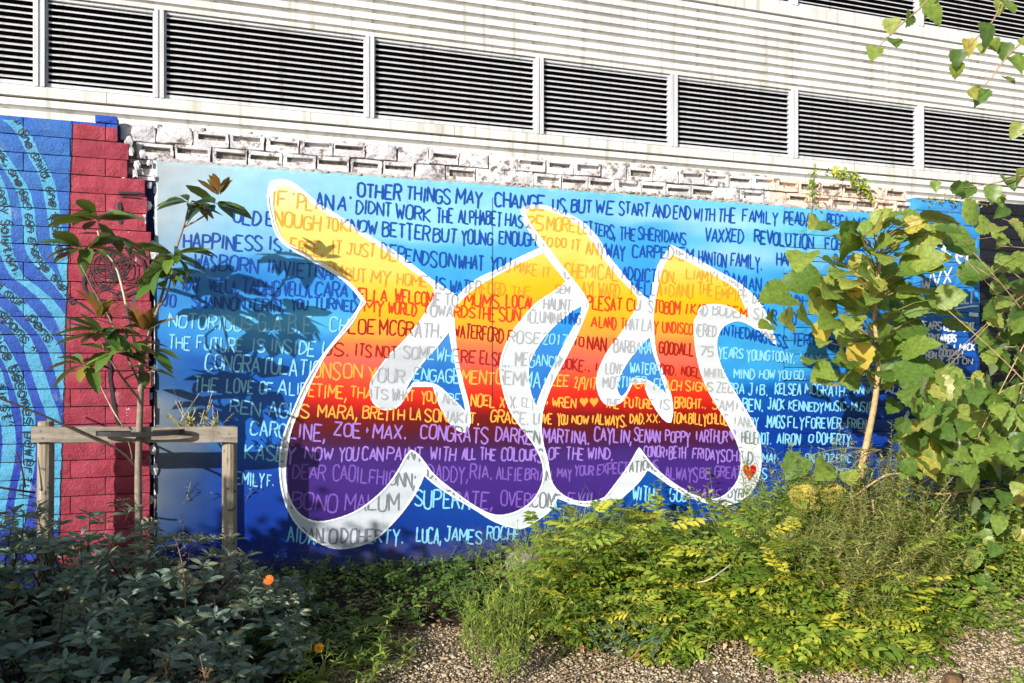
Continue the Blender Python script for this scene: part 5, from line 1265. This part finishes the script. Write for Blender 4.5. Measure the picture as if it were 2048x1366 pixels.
# --- marigolds
def marigold(px, py, Z, r, colr, label, basepx, leaves=True):
    b = G(*basepx); e = empty('marigold', b, label, 'flower'); c = ZP(px, py, Z); P = smooth_line([b, (b + c) / 2 + np.array([.02, 0, .03]), c], lim=-1, it=2)
    mb = MB(); mb.tube(P, .0025, 5); mb.obj('stem', MB_green, e); m = m_plain('marigold_petal_' + label.split()[0], colr, .6, .3, .15); L = Leaves([leaf_t([(0, .06), (.5, .13), (.9, .1), (1, .04)], .2, .1)], m, 'petal')
    f = np.array([-.35, -.75, .55]); f /= np.linalg.norm(f)
    for rng_, rad, n in ((0, 1.0, 16), (1, .7, 12)):
        for k in range(n):
            a = 2 * math.pi * (k + .5 * rng_) / n; u = np.cross(f, (0, 0, 1)); u /= np.linalg.norm(u); v = np.cross(u, f); d = u * math.cos(a) + v * math.sin(a) + f * (.12 + .25 * rng_); L.add(c + f * .002 * rng_, d, f, r * rad)
    L.finish(e, 40, 3); V, F = lump(c + f * .004, r * .3, 3, (1, 1, 1)); obj('flower_centre', V, F, m_plain('flower_centre_' + label.split()[0], (.5, .2, .02)), e)
    if leaves:
        LL = Leaves(LANL, ML_green)
        for k in range(14): a = k * 2.4; LL.add(b + rv(.01), (math.cos(a), math.sin(a), .5), (0, 0, 1), random.uniform(.10, .16))
        LL.finish(e)
marigold(537, 1160, 3.9, .026, (.85, .16, .01), 'orange marigold in the shade right of the stake post', (560, 1230))
marigold(638, 1296, 3.7, .024, (.95, .42, .01), 'yellow marigold in bloom beside the gravel at the bottom', (640, 1370))
# --- sunlit tuft at gravel edge
many([(985, 1305, .34), (1030, 1300, .38), (1000, 1345, .26), (1060, 1275, .36), (960, 1280, .28)], label='bright green narrow leaved tuft', cat='weed', group='bright tufts at the gravel edge', nst=13, T=LANL, m=ML_green, ll=(.03, .06), per=30, objs=30, lean=.28, bend=.1, spread=.07, updir=1.2)
many([(960, 1235, .3), (1000, 1215, .4), (1040, 1195, .48), (1075, 1230, .42), (1010, 1175, .36), (1060, 1165, .5), (1110, 1180, .5)], label='leafy green weed in the sun', cat='weed', group='green weeds left of the yellowing fronds', nst=9, T=LANL, m=ML_green, ll=(.04, .07), per=14, objs=40, lean=.4, spread=.08)
# --- yellowing pinnate shrubs
pts = []
for k in range(38):
    px = random.uniform(1085, 1800); lo = 1116 - (px - 1085) * .03; hi = 1250 + (40 if px > 1400 else 0); pts.append((px, random.uniform(lo + 8, hi), random.uniform(.36, .6)))
for i, (px, py, h) in enumerate(pts):
    fr = py > 1215 and px > 1500
    herb('shrub with yellowing feather shaped leaves', 'shrub', 'yellowing shrubs in the right of the bed' if px > 1450 else 'yellowing shrubs in the middle of the bed', gp(px, py), h * (.75 if fr else 1), 5, FRND, ML_row, (.20, .32), 6, objs=60, lean=.45, bend=.2, spread=.05, updir=.35, t0=.25, name='pinnate_shrub', leafname='frond')
for px, py, h in ((1340, 1300, .18), (1610, 1315, .2), (1680, 1320, .2), (1760, 1310, .2), (1840, 1290, .2), (1560, 1300, .18)):
    herb('low yellow fronds leaning out', 'shrub', 'yellow fronds at the gravel edge', gp(px, py), h, 6, FRND, ML_row, (.14, .24), 6, objs=50, lean=.5, bend=.5, spread=.05, updir=.1, t0=.2, name='pinnate_shrub', leafname='frond', dirb=(0, -.4))
for k in range(34):
    px = random.uniform(1085, 1880); py = random.uniform(1240, 1292)
    if k % 2: herb('shrub with yellowing feather shaped leaves', 'shrub', 'yellowing shrubs in front of the bed', gp(px, py), random.uniform(.18, .32), 6, FRND, ML_row, (.13, .22), 6, objs=60, lean=.5, bend=.3, spread=.05, updir=.3, t0=.2, name='pinnate_shrub', leafname='frond')
    else: herb('small leafy green weed', 'weed', 'green weeds in front of the bed', gp(px, py), random.uniform(.14, .28), 8, OVAL, ML_green, (.03, .06), 14, objs=40, lean=.55, spread=.08)
BANK = 'leafy mid green weed of the bank'
for k in range(38):
    px = random.uniform(1085, 1560); py = random.uniform(1098, 1135) - (px - 1085) * .02
    top = np.interp(px, (1085, 1160, 1240, 1330, 1400, 1480, 1560), (1040, 985, 985, 1000, 1035, 1005, 930)) + random.uniform(0, 45); h = max(.2, (py - top) / 285)
    herb(BANK, 'weed', 'green weeds of the bank against the mural', gp(px, py), h, 9, random.choice((OVAL, LANL)), ML_green, (.05, .095), 14, objs=60, lean=.26, bend=.15, spread=.08)
for k in range(18):
    px = random.uniform(1560, 1860); py = random.uniform(1110, 1165)
    herb('bushy green weed of the thicket', 'weed', 'bushy weeds of the thicket round the sapling', gp(px, py), random.uniform(.5, .95) if px < 1700 else random.uniform(.4, .7), 10, random.choice((OVAL, LANL)), ML_green, (.05, .09), 18, objs=50, lean=.3, bend=.2, spread=.1)
for k in range(14):
    px = random.uniform(1860, 2080); py = random.uniform(1190, 1262)
    herb('low green weed creeping over gravel', 'weed', 'low weeds creeping over the gravel at the right', gp(px, py), random.uniform(.08, .2), 9, OVAL, ML_green, (.025, .05), 12, objs=30, lean=.9, spread=.12)
# --- green understory of the sunny bed, grasses
pts = [(random.uniform(1100, 1560), random.uniform(1100, 1230), random.uniform(.34, .6)) for k in range(36)]
many(pts, label='mid green bushy weed', cat='weed', group='green weeds among the yellowing shrubs', nst=7, T=OVAL, m=ML_green, ll=(.05, .09), per=14, objs=60, lean=.38, spread=.09)
herb('bluish green plant at the gravel edge beside the fallen orange leaves', 'weed', None, gp(1245, 1300), .2, 12, OVAL, ML_blu, (.03, .055), 14, objs=80, lean=.6, spread=.06)
herb('tall weed stem with dark leaves in front of the right letter', 'weed', None, gp(1320, 1120), .62, 3, OVAL, ML_green, (.035, .055), 40, objs=80, lean=.06, bend=.0, spread=.02)
herb('thin leafy weed in front of the blue wall between the letter and the sapling', 'weed', None, gp(1585, 1110), .85, 5, OVAL, ML_green, (.025, .045), 40, objs=60, lean=.14, bend=.1, spread=.05)
def grass(px, py, n, h, label, cat='grass tuft', m=None):
    b = gp(px, py); e = empty('grass_tuft', b, label, cat); V = []; F = []; T = []
    for k in range(n):
        P = stem_pts(b + np.array([random.gauss(0, .09), random.gauss(0, .05), 0]), (random.gauss(0, .45), random.gauss(-.1, .35), 1), h * random.uniform(.5, 1.15), random.uniform(.4, 1.6), 6, .04); w = random.uniform(.0018, .0042); a = random.random() * 3.14; s = np.array([math.cos(a), math.sin(a), 0]); b0 = len(V); t = random.random()
        for i, p_ in enumerate(P): ww = w * (1 - (i / 6) ** 2 * .95); V += [p_ - s * ww, p_ + s * ww]; T += [t, t]
        for i in range(6): F.append((b0 + 2 * i, b0 + 2 * i + 1, b0 + 2 * i + 3, b0 + 2 * i + 2))
    o = obj('blades', V, F, m or ML_grass, e, tint=T); o['kind'] = 'stuff'
grass(1120, 1120, 110, .5, 'long green grass in front of the second letter'); grass(1180, 1118, 150, .55, 'tallest grass tuft in the middle of the bed'); grass(1245, 1115, 130, .5, 'grass tuft left of the dark leaved stem'); grass(1075, 1120, 80, .4, 'arching grass beside the grey rock')
grass(1400, 1120, 60, .35, 'thin grass in front of the heart'); grass(1650, 1180, 120, .6, 'grass growing through the feathery weeds under the sapling'); grass(1930, 1150, 140, .4, 'sprawling grass at the foot of the poplar'); grass(1560, 1160, 100, .5, 'grass in front of the blue wall joint')
# --- bushy green mass right of the letter, feathery weeds
for px, py, h in ((1530, 1150, .62), (1545, 1115, .7), (1580, 1110, .85), (1625, 1108, .85), (1565, 1130, .72), (1600, 1120, .85), (1640, 1125, .78), (1500, 1140, .5), (1550, 1180, .6), (1610, 1170, .66), (1680, 1130, .7), (1450, 1130, .36), (1480, 1170, .46)):
    herb('dense fine leaved green weed', 'weed', 'dense green weeds right of the heart', gp(px, py), h, 13, LANL, ML_green, (.045, .08), 40, objs=30, lean=.2, bend=.0, spread=.1)
for px, py, h in ((1640, 1220, .55), (1680, 1250, .56), (1720, 1260, .6), (1760, 1240, .6), (1790, 1215, .58), (1700, 1200, .66), (1745, 1190, .7), (1830, 1200, .5), (1610, 1200, .45), (1665, 1190, .6)):
    herb('feathery olive weed with fine drooping leaves', 'weed', 'feathery olive weeds below the sapling', gp(px, py), h, 14, LANL, ML_oliv, (.035, .075), 84, objs=16, lean=.26, bend=.5, spread=.1, r=.0018, tip=(NARL, ML_dry) if px % 20 else None)
for px, py, h in ((1660, 1160, .8), (1725, 1175, .85), (1785, 1170, .85), (1700, 1120, .8), (1760, 1115, 1.0), (1800, 1115, 1.05), (1840, 1110, .9), (1780, 1125, .9), (1735, 1115, .85)):
    herb('tall feathery weed before the blue wall', 'weed', 'tall feathery weeds behind the sapling', gp(px, py), h, 14, LANL, ML_oliv, (.035, .075), 100, objs=16, lean=.2, bend=.3, spread=.12, sm_=MB_green, r=.002)
for px, py, h in ((1880, 1130, .55), (1920, 1140, .6), (1960, 1140, .55), (2000, 1130, .6), (2040, 1140, .6), (1900, 1170, .5), (1950, 1180, .45), (2010, 1175, .5), (2060, 1180, .5), (1860, 1190, .4), (1980, 1110, .8), (2040, 1100, .8), (1920, 1105, .75)):
    herb('green thicket weed', 'weed', 'green weeds under the poplar', gp(px, py), h, 12, OVAL, ML_green, (.04, .075), 28, objs=30, lean=.4, bend=.3, spread=.12)
# heart shaped bindweed leaves at right
e = empty('bindweed', gp(2010, 1160), 'round leaved bindweed trailing over the weeds at the right edge', 'climber'); L = Leaves(BIGL, ML_pop)
for k in range(34):
    C = ZP(random.uniform(1930, 2060), random.uniform(1020, 1180), random.uniform(4.9, 5.5)); L.add(C, (random.gauss(0, .5), -.4, -.6), np.array([-.3, -.8, .6]) + rv(.3), random.uniform(.07, .12))
L.finish(e); P = smooth_line([ZP(x, y, 5.1) for x, y in ((2080, 1200), (2030, 1150), (2010, 1100), (1960, 1060), (1990, 1020))], lim=-1, it=2); mb = MB(); mb.tube(P, .003, 5); mb.obj('stem', MB_green, e)
# bare brown sticks below the sapling
e = empty('bare_twigs', gp(1850, 1180), 'tangle of bare brown twigs and dried flower heads right of the sapling trunk', 'dry plant')
for pts in ([(1712, 990), (1760, 955), (1785, 946), (1812, 950), (1826, 976), (1850, 962), (1872, 948), (1920, 925)], [(1826, 978), (1880, 990), (1930, 982), (1990, 975)], [(1800, 1040), (1850, 1070), (1890, 1110), (1915, 1150)], [(1830, 1084), (1865, 1045), (1895, 1000), (1905, 985)], [(1700, 985), (1715, 1040), (1725, 1090), (1722, 1130)], [(1745, 1000), (1752, 1060), (1748, 1110), (1760, 1180)], [(1795, 1000), (1800, 1050), (1840, 1110), (1870, 1140)], [(1890, 1080), (1930, 1120), (1960, 1160)]):
    P = smooth_line([ZP(x, y, 5.35) for x, y in pts], lim=-1, it=2); mb = MB(); mb.tube(P, list(np.linspace(.008, .003, len(P))), 6); mb.obj('twig', MB_tan, e, smooth=True)
L = Leaves(NARL, ML_dry, 'seed_head')
for cx, cy, n in ((1715, 1030, 60), (1725, 1090, 60), (1750, 1060, 50), (1800, 1010, 40), (1900, 1120, 90), (1870, 1100, 60), (1880, 1160, 60), (1780, 1100, 50), (1690, 1010, 40), (1885, 905, 60)):
    for k in range(n): L.add(ZP(cx + random.gauss(0, 14), cy + random.gauss(0, 20), 5.3 + random.gauss(0, .06)), rv(1), rv(1), random.uniform(.012, .032))
L.finish(e, 0)
# ivy and dry creeper over the wall top
def creeper(label, pts, n, m, size, objs, cat='climber', wd=8):
    e = empty('wall_creeper', W(*pts[0], .03), label, cat); P = smooth_line([W(x, y, .03) for x, y in pts], lim=-1, it=2); mb = MB(); mb.tube(P, .0035, 5); mb.obj('stem', MB_dry, e); L = Leaves(OVAL, m)
    for k in range(n): q, td = at_pts(P, random.random()); L.add(q + np.array([random.gauss(0, wd / 234), random.uniform(-.04, 0), random.gauss(0, wd / 234)]), rv(1) + np.array([0, -.3, -.5]), (0, -1, .3), random.uniform(*size))
    L.finish(e, objs)
creeper('small green creeper hanging down the peach coloured blocks', [(1632, 335), (1618, 362), (1620, 385), (1622, 420)], 60, ML_green, (.02, .045), 40, wd=5)
creeper('arching yellow green creeper over the peach coloured wall top', [(1650, 345), (1690, 350), (1722, 365), (1742, 398)], 150, ML_row, (.03, .05), 60, wd=6)
creeper('thin vine along the top of the blue pier', [(1835, 397), (1880, 398), (1930, 404), (1975, 410)], 70, ML_oliv, (.02, .04), 40, wd=4)
# rocks, litter, fallen leaves
M_rock = m_plain('grey_brown_rock', (.26, .23, .20), .9, .2, .4, 14, 60, .006)
def rock(px, py, r, label, seed):
    c = gp(px, py, r * .3); V = []; F = []; n1, n2 = 10, 6; rr = random.Random(seed)
    for b in range(1, n2):
        for a in range(n1):
            ph = math.pi * b / n2; an = 2 * math.pi * a / n1; k = r * (1 + .28 * noise.noise(Vector((math.cos(an) * 1.5 + seed, math.sin(an) * 1.5, ph)))) ; V.append((c[0] + k * math.sin(ph) * math.cos(an) * 1.2, c[1] + k * math.sin(ph) * math.sin(an), c[2] + k * math.cos(ph) * .9))
    for b in range(n2 - 2):
        for a in range(n1): a2 = (a + 1) % n1; F.append((b * n1 + a, (b + 1) * n1 + a, (b + 1) * n1 + a2, b * n1 + a2))
    F.append(tuple(range(n1))); F.append(tuple((n2 - 2) * n1 + a for a in range(n1))[::-1]); tag(obj('rock', V, F, M_rock), label, 'rock')
rock(1052, 1130, .13, 'grey rock at the foot of the wall under the white letter edge', 1); rock(1385, 1215, .14, 'weathered rock half hidden among the yellowing shrubs', 2); M_rock = m_plain('brown_clod', (.16, .10, .05), .95, .1, .5, 30, 60, .006); rock(1905, 1362, .04, 'brown clod lying on the gravel at the bottom right', 4)
def flat_leaf(px, py, L, m, label, z=.02): 
    e = empty('fallen_leaf', gp(px, py, z), label, 'leaf'); q = Leaves(BIGL, m, 'blade'); q.add(gp(px, py, z), rv(1) * np.array([1, 1, .1]), (random.gauss(0, .2), -.5, 1), L); q.finish(e, 5, 0)
flat_leaf(1585, 1297, .075, ML_red, 'orange fallen leaf on the gravel below the yellow fronds', .03)
for px, py in ((1190, 1305), (1165, 1290), (960, 1262), (1330, 1290), (1270, 1312), (730, 1290), (1790, 1290), (1540, 1262), (1700, 1330)): 
    e = None; q = gp(px, py, .015)
    ee = empty('fallen_leaf', q, 'small russet fallen leaf lying at the gravel edge', 'leaf', 'russet leaves fallen at the gravel edge'); l = Leaves(BIGL, ML_red, 'blade'); l.add(q, (random.gauss(0, 1), random.gauss(0, 1), .1), (random.gauss(0, .3), -.4, 1), .045); l.finish(ee, 5, 0)
M_paper = m_plain('white_paper', (.75, .75, .74), .7)
a = gp(1300, 1262, .04); V = [(a[0] - .05, a[1], a[2]), (a[0] + .03, a[1] - .02, a[2] - .01), (a[0] + .05, a[1] + .03, a[2] + .04), (a[0] - .03, a[1] + .04, a[2] + .05), (a[0], a[1] + .01, a[2] + .015)]
tag(obj('paper_scrap', V, [(0, 1, 4), (1, 2, 4), (2, 3, 4), (3, 0, 4)], M_paper), 'crumpled scrap of white paper lying among the weeds', 'litter')
M_blue = m_plain('blue_plastic', (.03, .10, .55), .35, .5); V, F = lump(gp(1590, 1225, .17), .016, 4, (1, 1, .8)); tag(obj('plastic_scrap', V, F, M_blue), 'small blue scrap caught in the yellowing shrub', 'litter')
for pts, lab, m in (([(1262, 1262, .05), (1290, 1270, .04), (1330, 1285, .02)], 'pale twig lying beside the bluish plant', MB_pale), ([(1280, 1290, .08), (1270, 1315, .03), (1180, 1345, .01), (1110, 1362, .01)], 'long thin brown twig curving across the gravel', MB_dry), ([(1395, 1165, .3), (1420, 1160, .34), (1460, 1130, .38)], 'bare white twig sticking out of the yellowing shrubs', MB_pale), ([(1840, 1255, .03), (1900, 1300, .02), (1960, 1330, .01)], 'thin twig on the gravel at the right', MB_dry), ([(1150, 1275, .04), (1120, 1285, .02), (1080, 1290, .01)], 'short brown twig at the foot of the bright tuft', MB_dry)):
    P = smooth_line([gp(*q) for q in pts], lim=-1, it=2); mb = MB(); mb.tube(P, .0035, 5); tag(mb.obj('twig', m), lab, 'twig')
herb('bright strap leaved plant at the bottom right corner', 'weed', None, gp(2060, 1385), .12, 5, LANL, ML_green, (.10, .15), 5, objs=40, lean=.7, spread=.02)
# ground litter mass between the plants
Lt = Leaves(OVAL, ML_dry); et = None
for k in range(2600):
    px = random.uniform(480, 2080); py = random.uniform(1110, 1300); q = gp(px, py, .035)
    if q[1] > -.02 or q[1] < bed_edge(q[0]) - .12: continue
    Lt.add(q, (random.gauss(0, 1), random.gauss(0, 1), random.gauss(0, .2)), np.array([0, 0, 1.]) + rv(.3), random.uniform(.02, .05))
e = empty('leaf_litter', (0, 0, 0), 'dry leaf litter covering the soil between the plants', 'leaf litter'); Lt.finish(e, 0)
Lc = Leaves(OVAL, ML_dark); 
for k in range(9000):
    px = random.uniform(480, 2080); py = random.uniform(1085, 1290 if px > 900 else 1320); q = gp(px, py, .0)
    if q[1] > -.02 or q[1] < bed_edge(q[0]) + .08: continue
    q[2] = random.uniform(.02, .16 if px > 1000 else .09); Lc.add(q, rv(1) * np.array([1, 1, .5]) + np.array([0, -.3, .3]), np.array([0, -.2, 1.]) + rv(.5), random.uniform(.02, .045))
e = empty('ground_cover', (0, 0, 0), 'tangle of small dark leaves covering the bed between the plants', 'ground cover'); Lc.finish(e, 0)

# ================================================================== ADDED SHRUBS LEFT OF THE CAMERA (out of frame; shaped to throw dappled shade)
def shade_tree(x, y, r, z0, z1, n, label):
    e = empty('added_shade_shrub', (x, y, 0), label, 'tree'); mb = MB(); mb.tube([(x, y, -.05), (x + .03, y, z0), (x, y + .05, z1)], [.07, .05, .02], 8); mb.obj('trunk', MB_mag, e); L = Leaves(OVAL, ML_green)
    for k in range(n):
        u = rv(1); u /= np.linalg.norm(u); rr = random.random() ** .45; q = np.array([x, y, (z0 + z1) / 2]) + u * rr * np.array([r, r, (z1 - z0) / 2]) * (1 + .25 * noise.noise(Vector(tuple(u * 2))))
        L.add(q, rv(1), rv(1), random.uniform(.07, .12))
    L.finish(e, 0)
for x, r, z1, lab in ((-.98, .22, .55, 'low unseen shade shrub added nearest the camera'), (-1.4, .28, .85, 'second unseen shade shrub added left of the camera'), (-1.9, .34, 1.2, 'third unseen shade shrub added left of the camera'), (-2.45, .38, 1.6, 'fourth unseen shade shrub added left of the camera'), (-2.95, .4, 1.92, 'fifth unseen shade shrub added left of the camera'), (-3.45, .42, 2.12, 'tallest unseen shade shrub added left of the camera'), (-3.95, .42, 2.05, 'seventh unseen shade shrub added left of the camera'), (-4.5, .45, 1.95, 'eighth unseen shade shrub added left of the camera'), (-5.1, .5, 1.95, 'last unseen shade shrub added left of the camera')):
    shade_tree(x, -3.1, r, .0, z1 + .06, 800, lab)

# ------------------------------------------------------------------ look-alikes: say which one by its place
LBL = {}
for o in list(scene.objects):
    if o.parent is None and 'label' in o.keys() and 'category' in o.keys(): LBL.setdefault(o['label'], []).append(o)
NTH = ['leftmost', 'second from left', 'third from left', 'fourth from left', 'fifth from left', 'sixth from left', 'seventh from left', 'eighth from left', 'ninth from left', 'tenth from left', 'eleventh from left', 'twelfth from left']
for lb, os_ in LBL.items():
    if len(os_) > 1:
        os_.sort(key=lambda o: px_of(o.location.x, o.location.z, o.location.y)[0])
        for k, o in enumerate(os_): o['label'] = lb + ', ' + (NTH[k] if k < len(os_) - 1 or k > 11 else 'rightmost')
